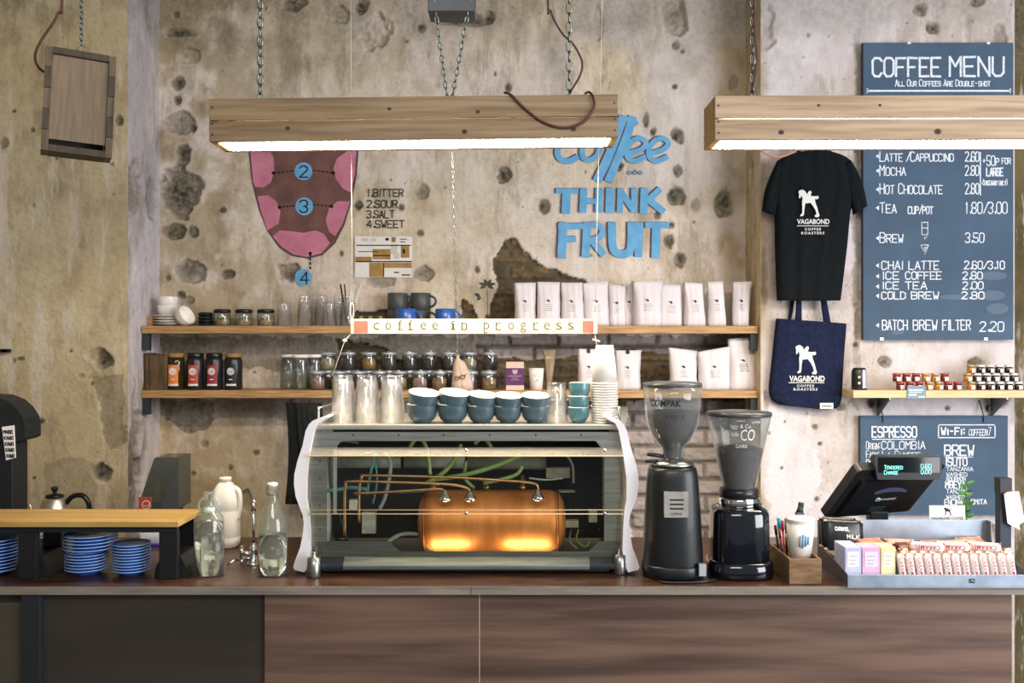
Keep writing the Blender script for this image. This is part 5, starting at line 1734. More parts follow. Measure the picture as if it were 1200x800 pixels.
m = MB()
for (a, b, c, d, dy) in ((409, 586, 418, 597, .05), (663, 610, 678, 618, .12), (690, 598, 700, 612, .15), (655, 575, 674, 577, .2), (424, 600, 440, 625, .2), (640, 548, 668, 560, .2)):
    p0, p1 = W(a, d, YA + dy), W(c, b, YA + dy)
    m.box(p0.x, p1.x, YA + dy, YA + dy + .03, p0.z, p1.z)
part(m, 'junction_box', [mat('pale_relay', '#b6b4a6', '#99978b', 30, rough=.5)], .001)
m = MB()
for k in range(14):
    c_ = W(468 + k * 2.2, 578 - k * .1, YA + .09)
    m.tube([(c_.x + .005 * math.cos(2 * PI * i / 10), c_.y + .005 * math.sin(2 * PI * i / 10), c_.z + .0003 * i) for i in range(10)], .0012, 5, closed=True)
part(m, 'coil_spring', [steel])
# two unseen warm strips added under the boiler to make it glow
for p0, p1 in ((500, 548), (592, 646)):
    a_, b_ = W(p0, 0, YA + .03), W(p1, 0, YA + .03)
    zl = W(0, 649.5, YA + .03).z
    part(MB().box(a_.x, b_.x, YA + .045, YA + .075, 1.0722, 1.079), 'boiler_glow_strip', [mat('boiler_strip_glow', (1, .82, .55), emit=26, rough=.5)])

# ------------------------------------------------------------------ cups and glasses on the machine
TB = Maker(tumbler(.028, .037, .098, 'ribbed_tumbler', 10))
yT = YA + .075
for r_, (yy_, nm) in enumerate(((yT, 'front'), (yT + .085, 'back'))):
    for i, px in enumerate((402, 430, 459)):
        x_ = W(px + 2 * r_, 0, yy_).x
        for k in range(3 if r_ == 0 else 2):
            TB((x_, yy_, ZT + .099 + k * .022), 'upturned tumbler, %s of the %s %s-row tower from the machine end' % (('lowest', 'middle', 'top')[k], ORD[i], nm), (PI, 0, i + k * .3), 'tumbler towers')
x_ = W(652, 0, yT).x
for k in range(2):
    TB((x_, yT, ZT + .099 + k * .022), 'upturned tumbler, %s of the pair between the blue cups and the teal cups' % ('lower', 'upper')[k], (PI, 0, k), 'tumbler pair')
navy = mat('slate_blue_glaze', '#50666e', '#3f545c', 10, rough=.28, coat=.5)
teal = mat('teal_glaze', '#568389', '#47737a', 10, rough=.28, coat=.5)
BC = Maker(bowl(.0475, .056, navy, cup_white, 'blue_cup', 'cup', .58))
names = ['beside the tumbler towers', 'second from the tumbler towers', 'middle of the row', 'second from the lone tumbler pair', 'beside the lone tumbler pair']
YU = YA + .062
for i, px in enumerate((495, 530.5, 564, 595, 627)):
    s_ = (1, 1, .93, .9, .9)[i]
    x_ = W(px, 0, YU).x
    for k in range(2):
        c_ = BC((x_, YU, ZT + .0005 + k * .036 * s_), '%s blue cup of the pair %s on the machine' % (('lower', 'upper, white-lined')[k], names[i]), (math.radians(11) * k, math.radians((7, 7, 6, 3, 2)[i]) * k, 0), None)
        c_.scale = (s_, s_, s_)
        c_.location.z += .002 * k
TC = Maker(bowl(.033, .047, teal, cup_white, 'teal_cup', 'cup', .6))
x_ = W(678, 0, YU).x
for k in range(3):
    TC((x_ + .001 * k, YU, ZT + .0005 + k * .034 + (k == 2) * .004), 'small teal cup, %s of three stacked beside the paper cups' % ('lowest', 'middle', 'top')[k], (math.radians(5) * (k == 2), math.radians(6) * (k == 2), k), None)
PC = Maker(paper_cup(.0265, .0395, .118))
x_ = W(708.5, 0, YU).x
for k in range(16):
    PC((x_, YU, ZT + .119 + k * .0078), 'white paper cup, %s from the bottom of the tall upturned stack' % ORD[k], (PI, 0, k), 'stacked paper cups')

# ------------------------------------------------------------------ grinders
bean_m = mat('coffee_beans', '#241b16', '#0f0b09', 130, rough=.5, spec=.25, bump=1.0, bscale=140, detail=2)
black_paint = mat('grinder_black', '#131618', '#0f1214', 40, rough=.42, coat=.1)
YG = 2.785
gx = W(788, 0, YG).x
g1 = thing('coffee_grinder', (gx, YG, CZ), 'tall black coffee grinder with full bean hopper next to the espresso machine', 'coffee grinder')


def zz_(py, Y=YG):
    return W(0, py, Y).z - CZ


k_ = YG / F
MB().lathe([(0, 0), (.082, 0), (.087, .004), (.0895, .010), (.0895, .034), (.087, .039), (0, .039)], 40, power=2.6).build('base', [black_paint], g1)
MB().lathe([(.0872, .0395), (.0872, .06), (.082, .16), (.077, .25), (.0735, .295), (.070, .313), (.066, .321), (0, .322)], 40, power=2.6).build('body', [black_paint], g1)
MB().lathe([(.058, .3225), (.064, .3235), (.0655, .328), (.062, .335), (.047, .341), (.034, .3445), (.032, .346), (0, .346)], 36).build('collar', [steel], g1)
MB().tube([(-.045, -.02, .337), (-.085, -.03, .339)], .005, 8).tube([(-.03, -.02, .352), (-.078, -.03, .36)], .006, 8).build('adjuster', [black_metal], g1)
hprof = [(.030, .3465), (.030, .368), (.036, .380), (.050, .394), (.060, .409), (.069, .428), (.0757, .449), (.081, .49), (.085, .53), (.0862, zz_(453))]
hop = clear('clear_hopper', '#f3f5f5', .045, .03, .9)  # milky share stands in for the lamp's reflection on the hopper wall
hop1 = MB().lathe(hprof + [(r - .002, z) for r, z in hprof[::-1]], 40).build('hopper', [hop], g1)
m = MB().lathe([(0, .347), (.0275, .347), (.0275, .368), (.0335, .381), (.0475, .395), (.0573, .41), (.0663, .429), (.073, .45), (.0775, zz_(484)), (.06, zz_(481)), (0, zz_(480))], 48)
rs = random.Random(4)
m.v = [(x * (1 + rs.uniform(-.012, .012)), y * (1 + rs.uniform(-.012, .012)), z + rs.uniform(-.002, .002)) for x, y, z in m.v]
b_ = m.build('beans', [bean_m], g1)
b_['kind'] = 'stuff'
MB().lathe([(.0865, zz_(453) + .0005), (.0875, zz_(452)), (.087, zz_(448.5)), (.06, zz_(447)), (0, zz_(446.5))], 40).build('hopper_lid', [mat('smoke_lid', '#3b4043', rough=.3)], g1)
m = MB()


def wrap_font(m, text, r, z0, z1, a0, a1, mi=0, bold=0):
    vs, fs = font_shape(text, bold)
    ax, bx = min(v[0] for v in vs), max(v[0] for v in vs)
    az, bz = min(v[1] for v in vs), max(v[1] for v in vs)
    q_ = []
    for v in vs:
        a = a0 + (v[0] - ax) / (bx - ax) * (a1 - a0)
        z = z0 + (v[1] - az) / (bz - az) * (z1 - z0)
        rr = r(z) if callable(r) else r
        q_.append((rr * math.cos(a), rr * math.sin(a), z))
    m.add(q_, fs, mi)


wrap_font(m, 'COMPAK', .0862, zz_(474.5), zz_(466.5), -PI / 2 - .98, -PI / 2 + .12, 0, .02)
m.build('lettering', [ink], hop1)
a_, b_ = (W(779.5, 600, YG - .1).x - gx), (W(808, 571, YG - .1).x - gx)
yb_ = -.0815
m = MB().prism([(a_, zz_(600)), (b_, zz_(600)), (b_, zz_(571)), (a_, zz_(571))], yb_ - .003, yb_ + .012, 0)
for py in (580, 585, 590):
    m.box(a_ + .016, b_ - .014, yb_ - .0045, yb_ - .0025, zz_(py) - .0022, zz_(py) + .0022, 1)
fontbox(m, 'COMPAK', a_ + .016, b_ - .018, zz_(597.5), zz_(594.5), yb_ - .0034, 1)
m.build('badge_plate', [mat('badge_steel', '#c9c6bd', '#b1aea6', 30, rough=.35, metal=.6), ink], g1, None, .0006)
MB().box(.062, .082, -.0885, -.072, .016, .05).build('side_label', [mat('grey_label', '#a8adb2', rough=.4)], g1)
P = smooth_pts([W(773, 676, 2.69), W(780, 681, 2.675), W(800, 684, 2.672), W(822, 683, 2.68), W(838, 678, 2.71)], 6)
for p_ in P:
    p_.z = CZ + .0035
tag(MB().tube(P, .0032, 8).build('power_cable', [black_metal], None, P[0]), 'thin black power cable lying at the foot of the two grinders', 'cable')

YG2 = 2.79
gx2 = W(866, 0, YG2).x
g2 = thing('coffee_grinder', (gx2, YG2, CZ), 'squat glossy black coffee grinder with half full conical hopper', 'coffee grinder')
gloss = mat('gloss_black', '#0d1119', '#0a0e15', 40, rough=.12, coat=.8)


def zg(py):
    return W(0, py, YG2).z - CZ


MB().lathe([(0, 0), (.09, 0), (.095, .005), (.0965, .012), (.0955, .034), (.092, .046), (.086, .0495), (0, .05)], 40, power=2.8).build('base', [gloss], g2)
MB().lathe([(.0842, .0505), (.0848, .07), (.0842, .15), (.0825, .185), (.077, .198), (.066, .203), (0, .204)], 40, power=2.8).build('body', [gloss], g2)
MB().lathe([(.059, .2045), (.0605, .206), (.0605, .226), (.058, .229), (0, .229)], 36).build('chrome_ring', [chrome], g2)
MB().lathe([(.054, .2295), (.0577, .231), (.0577, .253), (.053, .256), (0, .256)], 36).build('black_collar', [black_plastic], g2)
MB().tube([(.045, -.05, .2045), (.045, -.05, .218)], .009, 12).build('dose_knob', [black_plastic], g2)
hp2 = [(.0475, .2565), (.0495, .262), (.054, .285), (.061, .318), (.068, .35), (.0745, .385), (.0825, .42), (.0895, .45), (.093, zg(487))]
hop2 = MB().lathe(hp2 + [(r - .002, z) for r, z in hp2[::-1]], 40).build('hopper', [hop], g2)
m = MB().lathe([(0, .257), (.0445, .257), (.0465, .263), (.0512, .285), (.058, .318), (.065, .35), (.069, zg(526)), (.05, zg(523)), (0, zg(520))], 48)
m.v = [(x * (1 + rs.uniform(-.012, .012)), y * (1 + rs.uniform(-.012, .012)), z + rs.uniform(-.002, .002)) for x, y, z in m.v]
b_ = m.build('beans', [bean_m], g2)
b_['kind'] = 'stuff'
MB().lathe([(.0945, zg(487) + .0005), (.0955, zg(486)), (.095, zg(482.5)), (.06, zg(481)), (0, zg(480.5))], 40).build('hopper_lid', [mat('smoke_lid2', '#34393d', rough=.3)], g2)
m = MB()
rf = lambda z: .0615 + (z - .383) * .24 + .026 * (z > 9) + .0035


def hopr(z):
    return prof_r(hp2, z) + .0008


wrap_font(m, 'CO', hopr, zg(513), zg(500), -PI / 2 - .18, -PI / 2 + .32)
wrap_font(m, 'Iggy & Co', hopr, zg(500), zg(494), -PI / 2 - .5, -PI / 2 + .15)
wrap_font(m, 'cafe', hopr, zg(508), zg(503), -PI / 2 - .5, -PI / 2 - .25)
wrap_font(m, 'DARK', hopr, zg(521.5), zg(517.5), -PI / 2 - .35, -PI / 2 + .1)
m.build('lettering', [mat('pale_pen', '#dfe3e2', rough=.8)], hop2)
# ------------------------------------------------------------------ pen box, till, sweets tray
YX = 2.672
box_wood = mat('pen_box_wood', '#8a6a48', '#6b4f34', 4, (6, 6, 20), rough=.6, bump=.1)
xa, xb = W(925, 0, YX).x, W(963, 0, YX).x
pb = thing('pen_box', ((xa + xb) / 2, YX + .1, CZ), 'open wooden box holding pens and a paper cup beside the till', 'box')
w_, h_ = (xb - xa) / 2, .071
for a, b, c, d in ((-w_, w_, -.1, -.092), (-w_, w_, .094, .102)):
    MB().box(a, b, c, d, 0, h_).build('end_board', [box_wood], pb, None, .001)
for s_ in (-1, 1):
    a, b = sorted((s_ * w_, s_ * (w_ - .007)))
    MB().box(a, b, -.0918, .0938, 0, h_).build('side_board', [box_wood], pb, None, .001)
MB().box(-w_ + .0072, w_ - .0072, -.0918, .0938, 0, .046).build('inner_floor', [box_wood], pb)
c_ = paper_cup(.03, .041, .118)
cy_ = YX + .085
c_.location = (W(937, 0, cy_).x + .002, cy_, CZ + .0465)
c_['label'] = 'white paper cup with a faint blue print standing in the wooden box'
m = MB()
pr_ = mat('faint_blue_print', '#8fb0c8', rough=.8)
for x, z0, z1 in ((-.012, .05, .078), (-.004, .045, .084), (.004, .05, .08), (.011, .055, .078)):
    m.tube([(x, -.0315 - z0 * .093, z0), (x + .002, -.0315 - z1 * .093, z1)], .0035, 6)
m.build('printed_emblem', [pr_], c_)
MB().lathe([(.041, .1185), (.0425, .119), (.042, .124), (.039, .128), (.0, .129)], 32).build('cup_lid', [cup_white], c_)
x_, y_ = W(924, 0, cy_).x, cy_ + .035
pm = [('#2f9cc4', 'blue capped marker', -.028, .03, .005, .115), ('#b4344a', 'red pen', -.02, .045, .004, .105), ('#22262a', 'black pen', -.008, .05, .004, .11), ('#c9c24e', 'lime green highlighter', -.004, .02, .0055, .07),
      ('#1e2a20', 'dark green pen', .004, .055, .004, .1), ('#2b2f36', 'charcoal pen', -.034, .05, .004, .09), ('#8f2a34', 'maroon pencil', -.03, .02, .0035, .085)]
for i, (c, nm, dx, dy, r_, l) in enumerate(pm):
    X0, Y0 = pb.location.x + dx * .9 - .002, pb.location.y + dy
    lx = random.uniform(-.012, .008) - (.012 if i == 0 else 0)
    g_ = thing('pen', (X0, Y0, CZ + .047), nm + ' standing in the wooden box behind the paper cup', 'pen')
    mm = mat('pen_%d' % i, c, rough=.35)
    MB().tube([(0, 0, 0), (lx * .7, .004, l * .7)], r_ * .9, 10).build('barrel', [mm if i else mat('pen_pale', '#d8dde0', rough=.4)], g_)
    MB().tube([(lx * .7, .004, l * .7), (lx, .006, l)], [r_ * 1.15, r_ * 1.1], 10).build('cap', [mm], g_)
g_ = thing('marker_bottle', (pb.location.x + .018, cy_ + .058, CZ + .047), 'dark bottle with slanted cap leaning behind the paper cup', 'bottle')
MB().tube([(0, 0, .0), (.01, .003, .13)], .0135, 14).build('bottle_wall', [mat('indigo_plastic', '#38395e', rough=.35)], g_)
MB().tube([(.01, .003, .13), (.0135, .004, .148)], [.011, .008], 12).tube([(.0135, .004, .148), (.0155, .005, .160)], .0085, 12).build('cap', [mat('green_black_cap', '#24332f', rough=.4)], g_)

# till
YT = 3.02
galv = mat('galvanised_sheet', '#a9b6c4', '#8f9cab', 14, rough=.38, metal=.55)
till = thing('till_monitor', (W(1030, 0, YT).x, YT, CZ), 'black touch-screen till seen from the rear with a glowing customer display', 'till')
till_m = mat('till_plastic', '#15181a', '#1b1f21', 40, rough=.35)
ang, tlt = math.radians(22), math.radians(42)
u = Vector((math.cos(ang), math.sin(ang), 0))
nh = Vector((math.sin(ang), -math.cos(ang), 0))
v = (Vector((0, 0, 1)) * math.cos(tlt) + nh * math.sin(tlt)).normalized()
n_ = u.cross(v).normalized()          # out of the rear face
if n_.y > 0:
    n_ = -n_
cen = W(1037, 576, YT)
Wm, Hm = .355, .235
R_ = Matrix((tuple(u) + (0,), tuple(v) + (0,), tuple(n_) + (0,), (0, 0, 0, 1))).transposed()
Mt = Matrix.Translation(cen - till.location) @ R_
rr = []
for cx_, cy2, a0 in ((Wm / 2 - .012, Hm / 2 - .012, 0), (-Wm / 2 + .012, Hm / 2 - .012, 90), (-Wm / 2 + .012, -Hm / 2 + .012, 180), (Wm / 2 - .012, -Hm / 2 + .012, 270)):
    for k in range(5):
        a = math.radians(a0 + 22.5 * k)
        rr.append((cx_ + .012 * math.cos(a), cy2 + .012 * math.sin(a)))
hous = MB().prism(rr, -.03, .0, 0, Mt, 'z').build('screen_housing', [till_m], till, None, .003)
rr2 = [(x * .8, y * .72 - .012) for x, y in rr]
MB().prism(rr2, .0, .012, 0, Mt, 'z').build('rear_cover', [black_plastic], hous, None, .006)
MB().prism([(x * .97, y * .96) for x, y in rr], -.0315, -.0302, 0, Mt, 'z').build('glass_screen', [mat('screen_glass', '#101418', rough=.08)], hous)
m = MB()
arc = [(-.06 + .13 * k / 14, .012 + .022 * math.sin(PI * (k + 1) / 16)) for k in range(15)]
arc2 = [(x, z - .004 - .012 * math.sin(PI * (i + 1) / 16)) for i, (x, z) in list(enumerate(arc))[::-1]]
m.prism(arc + arc2, .012, .0155, 0, Mt, 'z')
m.build('cover_ridge', [mat('grey_ridge', '#4b5670', rough=.3)], hous)
m = MB()
m.prism([(-.03, -.085), (.03, -.085), (.034, -.062), (-.03, -.062)], .0121, .0135, 0, Mt, 'z')
m.build('cable_hatch', [mat('hatch_plastic', '#2c3136', rough=.4)], hous)
# maker's mark on the rear: ring and lettering, upright to the viewer
m = MB()
vs, fs = font_shape('POWERPOS', .01)
ax_, bx_ = min(p[0] for p in vs), max(p[0] for p in vs)
az_, bz_ = min(p[1] for p in vs), max(p[1] for p in vs)
m.add([(-.012 + (p[0] - ax_) / (bx_ - ax_) * .062, -.028 + (p[1] - az_) / (bz_ - az_) * .010, .0128) for p in vs], fs, 0, False, Mt)
m.tube([(-.024 + .0075 * math.cos(a), -.0225 + .0075 * math.sin(a), .013) for a in [math.radians(-60 + 300 * k / 18) for k in range(19)]], .0018, 6, 0, M=Mt)
m.build('maker_mark', [mat('pale_mark', '#d9dde2', rough=.5)], hous)
# customer display, upright in front of the top edge
YD = W(0, 0, YT).y - .13
a_, b_ = W(1025, 562, YD), W(1105, 533.5, YD)
xm, zm = (a_.x + b_.x) / 2, (a_.z + b_.z) / 2
ww, hh = (b_.x - a_.x) / 2, (b_.z - a_.z) / 2
rr3 = []
for cx_, cz2, a0 in ((ww - .012, hh - .012, 0), (-ww + .012, hh - .012, 90), (-ww + .012, -hh + .004, 180), (ww - .012, -hh + .004, 270)):
    for k in range(5):
        a = math.radians(a0 + 22.5 * k)
        q_ = .012 if a0 < 180 else .004
        rr3.append((xm + cx_ + q_ * math.cos(a) - till.location.x, zm + cz2 + q_ * math.sin(a) - CZ))
yd = YD - YT
cdis = MB().prism(rr3, yd, yd + .035).build('customer_display', [till_m], till, None, .002)
MB().box(a_.x + .01 - till.location.x, b_.x - .01 - till.location.x, yd - .0008, yd - .0002, a_.z + .022 - CZ, b_.z - .006 - CZ).build('display_window', [mat('display_glass', '#0b1012', rough=.06)], cdis)
m = MB()
led = mat('display_segments', (.25, .95, .80), emit=2.2)
for tx, p0, p1, q0, q1 in (('Tendered', 1036, 1057.5, 545, 549.5), ('Change', 1036, 1052, 551, 555.5), ('0.60', 1079, 1091, 543.5, 548.5), ('0.00', 1079, 1091, 550, 555)):
    A_, B_ = W(p0, q1, YD), W(p1, q0, YD)
    strokes(m, tx, A_.x - till.location.x, B_.x - till.location.x, A_.z - CZ, B_.z - CZ, yd - .0012, .0009, 0, .04, .8)
m.build('display_text', [led], cdis)
xs_ = W(1030, 0, YT + .05).x - till.location.x
MB().box(xs_ - .03, xs_ + .03, .045, .085, .0305, .135).build('stand_neck', [till_m], till, None, .004)
MB().box(xs_ - .13, xs_ + .13, -.04, .16, 0, .03).build('stand_foot', [till_m], till, None, .006)
MB().tube([(xm - till.location.x, yd + .034, zm - CZ), (xm - till.location.x - .01, yd + .05, zm - CZ - .005)], .012, 10).build('display_arm', [till_m], till)

# sweets tray
TF = 2.63
tx0, tx1 = W(993.5, 0, TF).x, 1.462
tr = thing('sweets_tray', ((tx0 + tx1) / 2, TF, CZ), 'galvanised metal tray full of caramel bars on the counter corner', 'tray')
tp_ = lambda x: x - tr.location.x
a, b = tp_(tx0), tp_(tx1)
D_ = .262
MB().box(a, b, 0, D_, 0, .003).build('tray_floor', [galv], tr)
MB().box(a, b, 0, .003, .0032, .0365).build('front_lip', [galv], tr, None, .0008)
MB().box(a, b, D_ - .003, D_, .0032, .1415).build('back_panel', [galv], tr, None, .0008)
for s_, nm in ((a, 'side_panel'), (b - .0025, 'side_panel')):
    MB().prism([(.0032, .0032), (D_ - .0032, .0032), (D_ - .0032, .141), (D_ - .03, .141), (D_ - .036, .068), (.0032, .0365)], s_, s_ + .0025, axis='x').build(nm, [mat('galvanised_side', '#70767c', '#5c6268', 14, rough=.4, metal=.5)], tr)
MB().box(a + .004, b - .004, .12, D_ - .004, .0032, .062).build('inner_step', [mat('step_card', '#6f6255', rough=.8)], tr)
c_ = W(1139, 680.5, TF)
m = MB().box(tp_(c_.x) - .008, tp_(c_.x) + .008, -.0008, -.0001, c_.z - CZ - .0055, c_.z - CZ + .0055, 0)
m.tube([(tp_(c_.x) - .006, -.0012, c_.z - CZ - .002), (tp_(c_.x), -.0012, c_.z - CZ + .002), (tp_(c_.x) + .006, -.0012, c_.z - CZ - .001)], .0011, 5, 1)
m.build('small_sticker', [ink, paper], tr)
# three sweet boxes
for i, (p0, p1, c1, c2, nm) in enumerate(((990.5, 1009.5, '#c9c7dd', '#aeb3d2', 'lilac'), (1010.5, 1031.5, '#dfb7d4', '#cf9cc2', 'pink'), (1032.5, 1049.5, '#e9e0b0', '#d9cf98', 'pale yellow'))):
    A_, B_ = W(p0, 676, TF + .03), W(p1, 676, TF + .03)
    zt_ = W(0, 641, TF + .03).z - CZ
    for k in range(1 if i else 3):
        g_ = thing('sweet_box', ((A_.x + B_.x) / 2, TF + .045 + .0305 * k, CZ + .0035), '%s sweet box standing%s in the metal tray' % (nm, ('', ' behind another, second row,', ' behind two others')[k]) if i == 0 else
                   '%s sweet box standing among the boxes in the metal tray' % nm, 'sweet box')
        hw = (B_.x - A_.x) / 2
        MB().box(-hw, hw, -.0148, .0148, 0, zt_ - .0035).build('carton', [mat('card_' + nm.replace(' ', '_'), c1, c2, 25, rough=.5)], g_, None, .001)
        if k == 0:
            m = MB().box(-hw * .72, hw * .72, -.0156, -.0150, zt_ * .45, zt_ * .85, 0)
            for r_ in range(3):
                m.box(-hw * .5, hw * (.5 - .15 * r_), -.0160, -.0157, zt_ * (.72 - .1 * r_), zt_ * (.735 - .1 * r_), 1)
            m.build('front_label', [mat('label_pale_' + nm.replace(' ', '_'), '#e8e6f0' if i == 0 else '#ead0e2' if i == 1 else '#f2efcb', rough=.6), mat('grey_text', '#8c86a0', rough=.8)], g_)
    if i:
        g_ = thing('sweet_box', ((A_.x + B_.x) / 2, TF + .076, CZ + .0035), '%s sweet box in the second row of the metal tray' % nm, 'sweet box')
        MB().box(-hw, hw, -.0148, .0148, 0, zt_ - .0035).build('carton', [MATS['card_' + nm.replace(' ', '_')]], g_, None, .001)
# caramel bars
wrap = mat('caramel_wrapper', '#efe9e4', '#e4d9d1', 18, rough=.4)
wrap2 = mat('caramel_wrapper_edge', '#c98b5c', '#a8632f', 60, rough=.45)
redp = mat('red_print', '#c23b52', rough=.6)


def bar(L_=.088, w_=.0205, d_=.014, text='CARAMEL'):
    g_ = thing('caramel_bar', (0, 0, 0), '', 'caramel bar')
    n = 9
    lft = [(-w_ / 2 + (.0015 if k in (0, n - 1) else 0), L_ * k / (n - 1)) for k in range(n)]
    rgt = [(-x, z) for x, z in lft]
    m = MB().lens(lft, rgt, d_, 0, 6, 0, 1, 0, ex=.3, dfun=lambda t: d_ / 2 * (.25 + .75 * min(1, 7 * t, 7 * (1 - t))))
    o_ = m.build('wrapper', [wrap], g_)
    for z0, z1 in ((.0, .006), (L_ - .006, L_)):
        MB().box(-w_ / 2 - .0006, w_ / 2 + .0006, -d_ * .16, d_ * .16, z0, z1).build('crimped_end', [wrap2], o_)
    m = MB()
    Mr = Matrix.Translation((0, -d_ / 2 - .0006, L_ / 2)) @ Matrix.Rotation(PI / 2, 4, 'Y')
    fontbox(m, text, -L_ * .36, L_ * .36, -w_ * .24, w_ * .24, 0, 0, .012, 1.1, Mr)
    m.build('lettering', [redp], o_)
    return g_


CB = Maker(bar())
for i in range(13):
    px = 1057.5 + i * 10.75
    CB((W(px, 0, TF + .03).x, TF + .018, CZ + .004), 'upright caramel bar, %s from the sweet boxes in the front row' % ORD[i], (math.radians(-10), math.radians(-5), 0), 'upright caramel bars')
for i in range(12):
    px = 1062 + i * 11
    CB((W(px, 0, TF + .06).x, TF + .052, CZ + .004), 'upright caramel bar, %s from the sweet boxes in the second row' % ORD[i], (math.radians(-10), math.radians(-4), 0), 'caramel bars in the second row')
for i in range(12):
    px = 1064 + i * 11
    CB((W(px, 0, TF + .09).x, TF + .084, CZ + .004), 'upright caramel bar, %s from the sweet boxes in the third row' % ORD[i], (math.radians(-10), math.radians(-4), 0), 'caramel bars in the third row')
LB = Maker(bar(.094, .026, .016))
for i, px in enumerate((1082, 1112, 1147)):
    c_ = W(px, 0, TF + .1)
    LB((c_.x - .047, TF + .085 + .004 * (i % 2), CZ + .100), 'caramel bar lying flat on the upright bars, %s from the black packets' % ORD[i], (math.radians(18), PI / 2, 0), 'flat caramel bars')
# packets on the step
pk_m = [mat('orange_wrapper', '#d98a6b', '#b9583c', 30, rough=.35), mat('rose_wrapper', '#e2a79a', '#c97f70', 30, rough=.35), mat('brown_wrapper', '#6d3b2c', '#4a271e', 30, rough=.35)]


def packet(w_, h_, d_, mm, name='sweet_packet'):
    g_ = thing(name, (0, 0, 0), '', 'packet')
    n = 9
    MB().lens([(-w_ / 2, h_ * k / (n - 1)) for k in range(n)], [(w_ / 2, h_ * k / (n - 1)) for k in range(n)], d_, 0, 8, .001, 5, 1, dfun=lambda t: d_ * max(.15, math.sin(PI * t)) ** .6, ex=.5).build('wrapper', [mm], g_)
    for z0 in (0, h_ - .006):
        MB().box(-w_ / 2 - .0004, w_ / 2 + .0004, -.0016, .0016, z0, z0 + .006).build('crimped_end', [mat(mm.name + '_crimp', '#c9a78f', rough=.5)], g_)
    return g_


spots = [(1022, 0, .10, 0), (1040, 1, .115, 0), (1030, 0, .135, .012), (1075, 2, .14, .0), (1108, 0, .145, .004), (1140, 1, .14, .006), (1092, 0, .12, .004), (1125, 2, .165, .0), (1150, 0, .17, .008), (1062, 1, .165, .004)]
for i, (px, k, dy, dz) in enumerate(spots):
    g_ = packet(.085, .04, .009, pk_m[k])
    c_ = W(px, 0, TF + dy)
    g_.location = (c_.x, TF + dy + .035, CZ + .0695 + dz)
    g_.rotation_euler = (math.radians(-72), 0, random.uniform(-.25, .25))
    g_['label'] = '%s wrapped sweet, %s of the loose packets from the black ones along the tray step' % (('orange', 'rose', 'brown')[k], ORD[i])
for i, (px, dy, dz, wv) in enumerate(((982, .235, .0, .10), (988, .20, -.002, .10))):
    g_ = packet(.118, .09, .011, mat('black_wrapper', '#1c2224', '#15191b', 30, rough=.3), 'black_packet')
    c_ = W(px, 0, TF + dy)
    g_.location = (c_.x + .0, TF + dy - .008, CZ + .064 + dz)
    g_.rotation_euler = (math.radians(-12), math.radians(3), 0)
    g_['label'] = 'black packet with white handwriting in front, in the tray' if i else 'black packet leaning on the tray back panel behind another'
    m = MB()
    for s_, x0, x1, z0, z1 in (('caramel', -.03, .012, .058, .072), ('milk', .006, .042, .036, .050)):
        strokes(m, s_, x0, x1, z0, z1, -.0135, .0022, 0, .2)
    m.build('lettering', [paper], g_)
# card with horse and plant behind the tray
Yc = 2.97
A_, B_ = W(1089, 612, Yc), W(1131, 592, Yc)
cd = thing('loyalty_card', ((A_.x + B_.x) / 2, Yc, CZ), 'white card with black horse emblem standing behind the tray', 'card')
MB().box(A_.x, B_.x, Yc, Yc + .0015, W(0, 640, Yc).z, B_.z).build('card_sheet', [paper], cd, cd.location)
m = MB()
horse(m, W(1106, 0, Yc).x, W(1115, 0, Yc).x, W(0, 603.5, Yc).z, W(0, 594.5, Yc).z, Yc - .0006)
fpx(m, 'VAGABOND COFFEE', 1091, 1129, 605.5, 608.5, Yc, 0, .01, 1, .0006)
m.build('printed_emblem', [ink], cd, cd.location)
MB().box((A_.x + B_.x) / 2 - .04, (A_.x + B_.x) / 2 + .04, Yc - .012, Yc + .02, CZ, W(0, 640, Yc).z).build('card_stand', [box_wood], cd, cd.location)
tw = thing('potted_sprig', (W(1132, 0, 2.99).x, 2.99, CZ), 'fresh green sprig in a small pot beside the horse card', 'plant')
MB().lathe([(0, 0), (.02, 0), (.026, .07), (.024, .07), (.0, .066)], 20).build('pot', [galv], tw)
m = MB().tube(smooth_pts([(0, 0, .06), (.002, 0, .16), (-.004, 0, .24)], 4), .0018, 6).tube([(0, 0, .12), (.012, -.004, .18)], .0012, 6)
gm = mat('fresh_leaf', '#5d9a3c', '#3f7a2a', 30, rough=.45)
m.build('stem', [gm], tw)
m = MB()
rs = random.Random(8)
for k in range(14):
    z = .13 + .008 * k
    a_ = k * 2.4
    leaf(m, (0, 0, z), (.028 * math.cos(a_), .02 * math.sin(a_), z + .012), .007)
m.build('leaves', [gm], tw)
